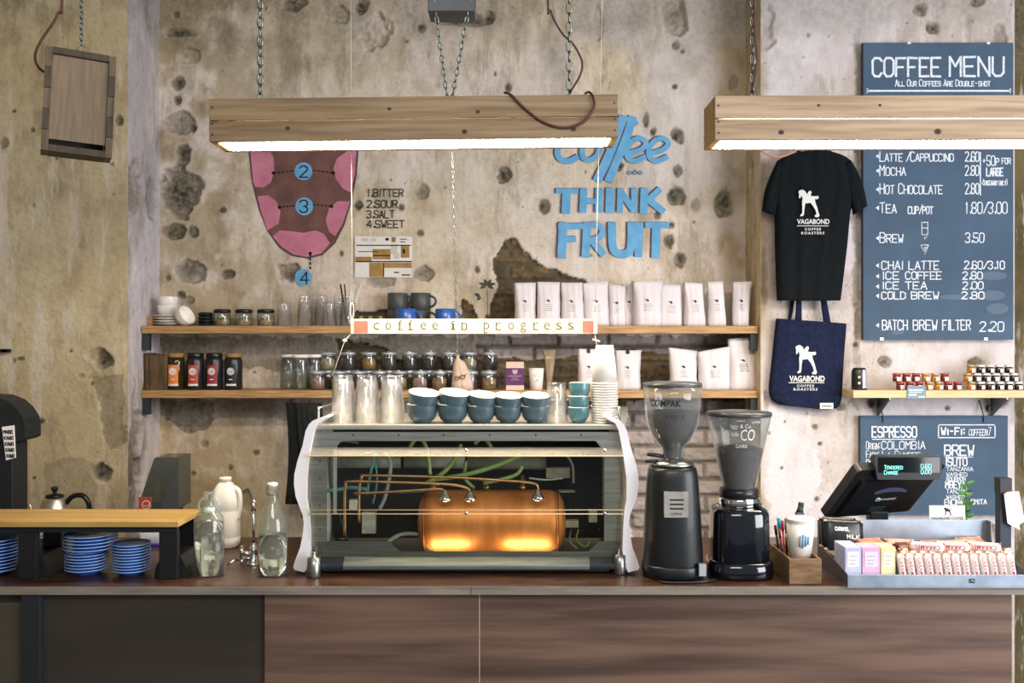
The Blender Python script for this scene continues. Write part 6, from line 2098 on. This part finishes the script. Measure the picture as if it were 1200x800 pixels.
# ticket post
Yt = 2.9
xp = W(1178.5, 0, Yt).x
tpo = thing('ticket_post', (xp, Yt, CZ), 'dark upright ticket post with paper slips behind the tray', 'post')
MB().box(-.018, .018, 0, .03, 0, W(0, 578, Yt).z - CZ).build('post', [mat('post_blue', '#273040', rough=.5)], tpo, None, .002)
MB().box(-.0195, .0195, -.002, .032, W(0, 578, Yt).z - CZ + .0003, W(0, 560, Yt).z - CZ).build('clamp', [black_metal], tpo, None, .002)
for i, (ps, c) in enumerate((([(1175, 577), (1186, 574), (1190, 606), (1180, 612)], '#b9695a'), ([(1177, 576), (1192, 575), (1199, 610), (1189, 616), (1180, 596)], '#ece6e2'), ([(1174, 578), (1183, 576), (1193, 620), (1178, 612)], '#e6dcd6'))):
    P = [(W(a, b, Yt).x, W(a, b, Yt).z) for a, b in ps]
    g_ = MB().prism(P, Yt - .006 - .004 * i, Yt - .0045 - .004 * i).build('order_slip', [mat('slip_%d' % i, c, rough=.8)], None, (P[0][0], Yt - .006, P[0][1]))
    tag(g_, ('pinkish red order slip clipped at the back of the ticket post', 'white order slip hanging furthest out on the ticket post', 'white order slip in front on the ticket post')[i], 'paper slip')

# ------------------------------------------------------------------ shirt and tote bag
YH = YR - .088
cloth = mat('black_jersey', '#14191c', '#0f1316', 60, rough=.95, sheen=.0, spec=.2, bump=.12, bscale=500)
ts = thing('tshirt', (W(950, 0, YH).x, YH, W(0, 352, YH).z), 'black T-shirt with white horse print hung on the wall', 'shirt')


def ed(pts, Y):
    """resample an edge given in pixels (bottom to top)"""
    P = smooth_pts([W(a, b, Y) for a, b in pts], 6)
    return [(p.x, p.z) for p in P]


L_ = ed([(911, 352), (909.5, 320), (908.5, 285), (908, 255), (906, 235), (905, 210), (912, 188), (935, 178)], YH)
R_ = ed([(986, 352), (990, 320), (994, 285), (997, 252), (1000, 235), (1003, 210), (995, 186), (972, 177)], YH)
m = MB().lens(L_, R_, .028, 0, 22, .006, 8, 1.3, y=YH, ex=.45)
for a, b, sd in (([(893, 246), (896, 225), (903, 205), (911, 188)], [(909, 252), (911, 238), (913, 222), (917, 196)], 0), ([(1000, 252), (997, 238), (994, 222), (989, 196)], [(1017, 240), (1013, 222), (1006, 203), (997, 187)], 2)):
    m.lens(ed(a, YH), ed(b, YH), .024, 0, 10, .003, 4, sd, y=YH + .002, ex=.5)
m.build('body', [cloth], ts, ts.location)
nk = W(954, 179, YH)
m = MB().tube([(nk.x + .07 * math.cos(a), YH + .025 * math.sin(a) - .002, nk.z + .004 - (.012 if math.sin(a) < 0 else 0) * abs(math.sin(a))) for a in [2 * PI * i / 28 for i in range(28)]], .006, 8, closed=True)
m.build('neck_rib', [cloth], ts, ts.location)
YPr = YH - .038
m = MB()
horse(m, W(935.5, 0, YPr).x, W(960.5, 0, YPr).x, W(0, 254.5, YPr).z, W(0, 222, YPr).z, YPr)
fpx(m, 'VAGABOND', 934, 972, 256.5, 262.5, YPr, 0, .025)
hline(m, 934, 971, 264.2, 265, YPr)
fpx(m, 'COFFEE', 943, 962, 267, 270, YPr, 0, .02, 1.3)
fpx(m, 'ROASTERS', 939, 966, 271.5, 274.5, YPr, 0, .02, 1.3)
sp_ = mat('shirt_print', '#d9d9d6', rough=.85)
m2 = MB()
m2.v, m2.f, m2.m, m2.sm = m.v, m.f, m.m, m.sm
m2.build('printed_emblem', [sp_], ts, ts.location)
hg = MB().tube(smooth_pts([W(893, 177, YH - .03), W(899, 181, YH - .03), (W(912, 184, YH - .035)), W(926, 180, YH - .03), W(934, 174, YH), W(942, 160, YH + .03), W(950, 148, YR - .012)], 5), .0045, 8)
hg.tube(smooth_pts([W(893, 177, YH - .03), W(890, 165, YH), W(893, 150, YR - .01)], 5), .0045, 8)
tag(hg.build('pink_cable', [mat('pink_cable', '#c98a7e', rough=.5)], None, W(893, 177, YH)), 'pinkish cable drooping over the shoulder of the T-shirt', 'cable')
hk = MB().tube(smooth_pts([W(936, 180, YH), W(944, 174, YH), W(955, 171, YH), W(966, 173, YH), W(972, 179, YH)], 5), .006, 8).tube(smooth_pts([W(955, 171, YH), W(955, 158, YH), W(957, 150, YR - .02), W(957, 148, YR + .004)], 5), .0025, 6)
tag(hk.build('clothes_hanger', [pale_pine], None, W(955, 171, YH)), 'wooden clothes hanger inside the neck of the T-shirt', 'hanger')
YO = YR - .032
denim = mat('navy_canvas', '#1c2340', '#151a31', 60, rough=.9, bump=.15, bscale=600, spec=.2)
tb = thing('tote_bag', (W(946, 0, YO).x, YO, W(0, 478, YO).z), 'navy canvas tote bag with white horse print hung under the T-shirt', 'bag')
L_ = ed([(913, 474), (904, 468), (901, 455), (904, 425), (907, 395), (909.5, 373)], YO)
R_ = ed([(968, 480), (980, 478), (986, 468), (988, 435), (990, 405), (992, 379)], YO)
MB().lens(L_, R_, .022, 0, 18, .003, 5, .4, y=YO, ex=.4).build('body', [denim], tb, tb.location)
for a, b, dy in (([(930, 376), (931, 362), (932.5, 345), (940, 320)], [(938, 377), (938, 362), (938.5, 345), (946, 320)], -.019), ([(963, 377), (961, 362), (958.5, 345), (950, 320)], [(972, 379), (969, 362), (965, 345), (957, 320)], -.019),
                 ([(924, 376), (926, 362), (929, 345), (938, 320)], [(928, 376), (931, 362), (934, 345), (943, 320)], .016)):
    MB().lens(ed(a, YO), ed(b, YO), .003, 0, 4, 0, 1, y=YO + dy + (.0 if dy < 0 else 0), ex=.3).build('strap', [denim], tb, tb.location)
c_ = W(948, 318, YO)
MB().tube([(c_.x - .03, YO - .022, c_.z), (c_.x + .03, YO - .022, c_.z)], .005, 8).tube([(c_.x, YO - .022, c_.z), (c_.x, YR + .003, c_.z)], .004, 8).build('hook', [black_metal], tb, tb.location)
YPt = YO - .026
m = MB()
horse(m, W(932, 0, YPt).x, W(957.5, 0, YPt).x, W(0, 438.5, YPt).z, W(0, 404, YPt).z, YPt)
fpx(m, 'VAGABOND', 925, 966.5, 440, 447, YPt, 0, .03)
hline(m, 924, 966, 447.8, 448.7, YPt)
fpx(m, 'COFFEE', 934, 954, 450.5, 453.3, YPt, 0, .02, 1.3)
fpx(m, 'ROASTERS', 930, 958, 454.5, 457.5, YPt, 0, .02, 1.3)
m.build('printed_emblem', [sp_], tb, tb.location)
A_, B_ = W(961, 479, YPt), W(976.5, 472, YPt)
m = MB().box(A_.x, B_.x, YPt - .001, YPt + .004, A_.z, B_.z, 0)
m.box(A_.x + .008, B_.x - .008, YPt - .0016, YPt - .0011, A_.z + .01, A_.z + .014, 1)
m.build('sewn_label', [paper, ink], tb, tb.location)

# ------------------------------------------------------------------ chalkboards
YCb = YR - .035
slate_m = mat('chalkboard', '#3a4e63', '#465d74', 5, rough=.75, detail=7, lohi=(.3, .75))
board_e = mat('board_edge', '#2b3640', rough=.7)


SLATE = {}


def board(name, p0, p1, q0, q1, lab, clips=()):
    A_, B_ = W(p0, q1, YCb), W(p1, q0, YCb)
    b = thing(name, ((A_.x + B_.x) / 2, YCb, A_.z), lab, 'chalkboard')
    b_slate = MB().box(A_.x, B_.x, YCb, YCb + .018, A_.z, B_.z, 0).box(A_.x - .003, A_.x - .0002, YCb + .001, YCb + .018, A_.z, B_.z, 1).build('slate', [slate_m, board_e], b, b.location)
    SLATE[name] = b_slate
    for px, py, sg_ in clips:
        c_ = W(px, py, YCb)
        MB().box(c_.x - .008, c_.x + .008, YCb - .004, YR - .0062, c_.z - .006, c_.z + .006).build('clip', [mat('bright_clip', '#d8dade', rough=.3, metal=.5)], b, b.location, .001)
    return b


mb_ = board('menu_board', 1012, 1187.5, 50, 398, 'tall blue-grey coffee menu chalkboard behind the second lamp', ((1065, 50, 1), (1158, 50, 1), (1033, 397, 1), (1155, 397, 1)))
random.seed(12)
m = MB()


def cw(text, a, b, c, d, lw=1.5, low_=.74, jit=.14, shear=0):
    wpx(m, text, a, b, c, d, YCb, lw, 0, jit, low_, shear, off=.0012)


cw('COFFEE', 1022.5, 1102, 68, 89.5, 2.6, jit=.08)
cw('MENU', 1113, 1176, 67, 89, 2.6, jit=.08)
cw('All Our Coffees Are Double-shot', 1049, 1160, 93.5, 101, 1.1)
for a, b, c, d in ((1016, 1184, 105.4, 107.6), (1015.5, 1017, 103.5, 109), (1183, 1184.5, 103.5, 109), (1148, 1149.4, 178, 229)):
    A_, B_ = W(a, d, YCb), W(b, c, YCb)
    m.flat([(A_.x, A_.z), (B_.x, A_.z), (B_.x, B_.z), (A_.x, B_.z)], YCb - .0012)
for tx, a, b, c, d in (('Latte /Cappuccino', 1031, 1117, 178, 189), ('2.60', 1131, 1147, 178, 189), ('Mocha', 1031, 1061, 194, 205.5), ('2.80', 1131, 1147, 194, 205.5), ('Hot Chocolate', 1031, 1104, 215, 227), ('2.80', 1131, 1147, 215, 227),
                       ('Tea', 1031, 1050, 237.5, 249.5), ('cup/pot', 1064, 1093, 240, 250.5), ('1.80/3.00', 1131, 1180, 237, 250), ('Brew', 1031, 1058, 272.5, 284), ('3.50', 1131, 1153, 273, 284)):
    cw(tx, a, b, c, d, 1.25, .8)
for tx, a, b, c, d in (('CHAI', 1033, 1058, 306, 315.5), ('LATTE', 1065, 1100, 306, 315.5), ('2.60/3.10', 1130, 1177, 306, 315), ('ICE', 1034, 1053, 318.5, 327), ('COFFEE', 1061, 1103, 318.5, 327), ('2.80', 1128, 1151, 318.5, 327),
                       ('ICE', 1034, 1053, 330.2, 338.7), ('TEA', 1061, 1086, 330.2, 338.7), ('2.00', 1128, 1152, 330.2, 338.7), ('COLD', 1033, 1061, 342, 350.2), ('BREW', 1068, 1100, 342, 350.2), ('2.80', 1127, 1153, 342, 350),
                       ('BATCH', 1034, 1063, 375, 386.5), ('BREW', 1070, 1098, 375, 386.5), ('FILTER', 1104.5, 1137, 375, 386.5), ('2.20', 1148, 1176, 377, 388)):
    cw(tx, a, b, c, d, 1.3)
for y in (183, 200, 222, 243.5, 279, 311, 323.5, 335.5, 346.5, 381):
    A_ = W(1026, y, YCb)
    s_ = .0105
    m.flat([(A_.x, A_.z), (A_.x + s_ * 1.4, A_.z - s_), (A_.x + s_ * 1.4, A_.z + s_)], YCb - .0012)
cw('+50p', 1151, 1170, 182.5, 194, 1.2)
cw('for', 1174, 1184, 183, 192, 1.1)
cw('LARGE', 1156, 1175, 197, 206, 1.6)
cw('(takeaway only)', 1151, 1180, 210, 217, .9)


def dl(pts, lw=1.2):
    for (a, b), (c, d) in zip(pts, pts[1:]):
        A_, B_ = W(a, b, YCb), W(c, d, YCb)
        m.tube([(A_.x, YCb - .0008, A_.z), (B_.x, YCb - .0008, B_.z)], lw * YCb / F / 2, 5)


dl([(1079, 260.5), (1087.5, 260.5)])
dl([(1080, 261), (1080, 275), (1087, 275), (1087, 261)])
dl([(1080, 267), (1087, 267)])
dl([(1083, 277.5), (1083.5, 280.5)])
dl([(1086, 277), (1085, 279)])
dl([(1079, 287), (1088, 287), (1086, 292), (1081, 292), (1079, 287)])
dl([(1082, 290), (1086, 290)])
dl([(1081.5, 294), (1086, 294)])
dl([(1084, 295), (1084, 298)])
m.build('chalk_lettering', [chalk], SLATE['menu_board'], mb_.location)
sm = clear('chalk_smear', '#ffffff', .16, 1, 0, '#aebccd')
for (a, b, c, d) in ((1102, 1138, 345, 351), (1150, 1178, 340, 352), (1148, 1180, 318, 328), (1156, 1182, 355, 368), (1045, 1060, 387, 392)):
    A_, B_ = W((a + b) / 2, (c + d) / 2, YCb), (b - a) / 2 * YCb / F
    MB().disc(A_.x, A_.z, B_, YCb - .0006, 0, 20, (d - c) / 2 * YCb / F).build('chalk_smear', [sm], SLATE['menu_board'], mb_.location)

eb = board('espresso_board', 1008.5, 1181, 487, 603.5, 'small blue-grey chalkboard listing espresso and brew behind the till', ())
hk = MB()
for px in (1034, 1152):
    a_, b_ = W(px, 494, YCb), W(px - 3, 469, YR - .01)
    hk.tube([(a_.x, YCb - .003, a_.z), (a_.x, YCb - .003, W(0, 486, YCb).z), (b_.x, YR + .001, b_.z)], .0022, 6)
    hk.disc(a_.x, a_.z, .006, YCb - .003, 0, 10)
hk.build('wire_hanger', [black_metal], eb, eb.location)
m, mL, mW = MB(), MB(), MB()
random.seed(5)
for tx, a, b, c, d, lw in (('ESPRESSO', 1022, 1074, 500, 512, 1.7), ('Origin:', 1015, 1031, 517, 526, 0.7), ('COLOMBIA', 1033, 1084, 517, 526, 1.0), ('Farm:', 1015, 1030, 528, 536, .7), ('La Cumbre', 1034, 1078, 528, 536, .7), ('Process', 1015, 1040, 538.5, 546, .9),
                           ('Wi-Fi:', 1103, 1130, 501, 509, 1.7), ('coffeen7', 1135, 1160, 500.5, 510, .8), ('BREW', 1107, 1141, 521.5, 533.5, 1.7), ('ISUTO', 1108, 1133, 536.5, 545.5, 1.4), ('TANZANIA', 1109, 1140, 547, 551.5, .7),
                           ('WASHED', 1109, 1133, 553.5, 558, .7), ('BOURBON', 1109, 1131, 559, 563, .7), ('MBEYA', 1108, 1131, 564, 571.5, 1.4), ('TANZANIA', 1109, 1138, 573, 578, .7), ('WASHED', 1109, 1130, 580, 584, .7), ('ENCINA', 1107, 1128, 585, 591.5, 1.1),
                           ('OMITA', 1138, 1156, 585, 590.5, 1.0), ('COLOMBIA', 1108, 1128, 593, 597, .9)):
    wpx((mW if d < 515 else m) if a > 1095 else mL, tx, a, b, c, d, YCb, lw, 0, .12, .75, .12 if tx == 'coffeen7' else 0, off=.0012)
for a, b, c, d in ((1022, 1073, 514, 515), (1107, 1140, 535, 535.7), (1099, 1166.5, 497, 498.2), (1099, 1166.5, 512, 513.2), (1099, 1100.2, 497, 513), (1165.3, 1166.5, 497, 513)):
    A_, B_ = W(a, d, YCb), W(b, c, YCb)
    ((mW if d < 515 else m) if a > 1095 else mL).flat([(A_.x, A_.z), (B_.x, A_.z), (B_.x, B_.z), (A_.x, B_.z)], YCb - .0012)
m.build('chalk_lettering', [chalk], SLATE['espresso_board'], eb.location)
mL.build('chalk_lettering', [chalk], SLATE['espresso_board'], eb.location)
mW.build('chalk_lettering', [chalk], SLATE['espresso_board'], eb.location)

# ------------------------------------------------------------------ jam shelf
YJ = 4.03
kx = W(1007, 0, YJ).x
tin = thing('tea_tin', (kx, YJ, ZS3), 'dark round tin with silver band at the end of the jam shelf', 'tin')
MB().lathe([(0, 0), (.03, 0), (.032, .003), (.032, .078), (.028, .088), (.024, .094), (0, .095)], 28).build('tin_body', [mat('dark_tin', '#2a2c2e', '#1c1d1f', 30, rough=.3)], tin)
m = MB()
for k in range(4):
    a0, a1 = -PI / 2 + .1 + .25 * k, -PI / 2 + .35 + .25 * k
    m.add([(.0326 * math.cos(a0), .0326 * math.sin(a0), .008), (.0326 * math.cos(a1), .0326 * math.sin(a1), .008), (.0326 * math.cos(a1), .0326 * math.sin(a1), .086), (.0326 * math.cos(a0), .0326 * math.sin(a0), .086)], [(0, 1, 2, 3)], 0, True)
m.build('silver_label', [mat('silver_label', '#c8c8d2', rough=.3, metal=.5)], tin)
m = MB()
for z in (.03, .055):
    m.disc(-.012, z, .006, -.0325, 0, 10)
m.build('pale_marks', [mat('cream_mark', '#c8bd9a', rough=.6)], tin)
JM = {}


def jam(c, loc, lab, group):
    if c not in JM:
        j = thing('jam_jar', (0, 0, 0), '', 'jam jar')
        jm = {'red': mat('red_jam', '#6b1f22', '#4c1417', 40, rough=.15, coat=.6), 'amber': mat('amber_jam', '#b3752a', '#8a5418', 40, rough=.15, coat=.6), 'dark': mat('dark_jam', '#2a1d17', '#1d1410', 40, rough=.15, coat=.6)}[c]
        MB().lathe([(0, 0), (.0165, 0), (.0182, .002), (.0182, .021), (.015, .026), (0, .026)], 8).build('jar_body', [jm], j)
        MB().lathe([(.0155, .0262), (.0175, .0265), (.0175, .0345), (.0165, .0355), (0, .0355)], 16).build('lid', [mat('lid_red', '#a8483f', rough=.4) if c == 'red' else mat('lid_gold', '#b89f74', rough=.4, metal=.3) if c == 'amber' else mat('lid_white', '#ddd8d2', rough=.4)], j)
        m = MB()
        for k in range(4):
            a0, a1 = -PI / 2 - .5 + .25 * k + .15, -PI / 2 - .25 + .25 * k + .15
            m.add([(.0185 * math.cos(a0), .0185 * math.sin(a0), .003), (.0185 * math.cos(a1), .0185 * math.sin(a1), .003), (.0185 * math.cos(a1), .0185 * math.sin(a1), .02), (.0185 * math.cos(a0), .0185 * math.sin(a0), .02)], [(0, 1, 2, 3)], 0, True)
        m.build('paper_label', [paper], j)
        JM[c] = Maker(j)
    JM[c](loc, lab, (0, 0, random.uniform(-.3, .3)), group)


cols = ['red', 'red', 'red', 'amber', 'amber', 'red', 'red']
for k in range(2):
    for i in range(7):
        px = 1055 + i * 11.2 - (4 if k else 0)
        if k and i == 6:
            continue
        c = cols[i]
        jam(c, (W(px, 0, YJ - .02).x, YJ - .02, ZS3 + k * .036), '%s jam jar, %s from the tea tin, %s layer' % ({'red': 'red', 'amber': 'amber'}[c], ORD[i], ('bottom', 'top')[k]), 'jam jars by the price card')
for k, (n, p0, st) in enumerate(((6, 1138, 11.1), (6, 1134, 10.8), (5, 1138, 11))):
    for i in range(n):
        c = 'amber' if i == 0 else 'dark'
        jam(c, (W(p0 + i * st, 0, YJ - .02).x, YJ - .02, ZS3 + k * .0358), '%s little jar with white lid, %s from the red jars, %s layer of the pyramid' % ({'amber': 'amber', 'dark': 'dark'}[c], ORD[i], ('bottom', 'middle', 'top')[k]) if c == 'dark' else
            'amber little jar at the red jar end of the pyramid, %s layer' % ('bottom', 'middle', 'top')[k], 'jar pyramid on the jam shelf')
A_, B_ = W(1063, 467, RF - .003), W(1085, 452, RF - .003)
pcard = thing('price_card', ((A_.x + B_.x) / 2, RF - .003, A_.z), 'small grey-blue price card fixed to the jam shelf edge', 'card')
MB().box(A_.x, B_.x, RF - .005, RF - .002, A_.z, B_.z).build('card_sheet', [mat('grey_blue_card', '#7d94a4', '#6d8494', 12, rough=.7)], pcard, pcard.location)
m = MB()
for a, b, c, d in ((1065, 1082, 456, 458), (1065, 1074, 461.5, 463.5), (1076, 1084, 464, 465.5), (1066, 1080, 459, 460)):
    hline(m, a, b, c, d, RF - .0056)
m.build('chalk_lettering', [chalk], pcard, pcard.location)
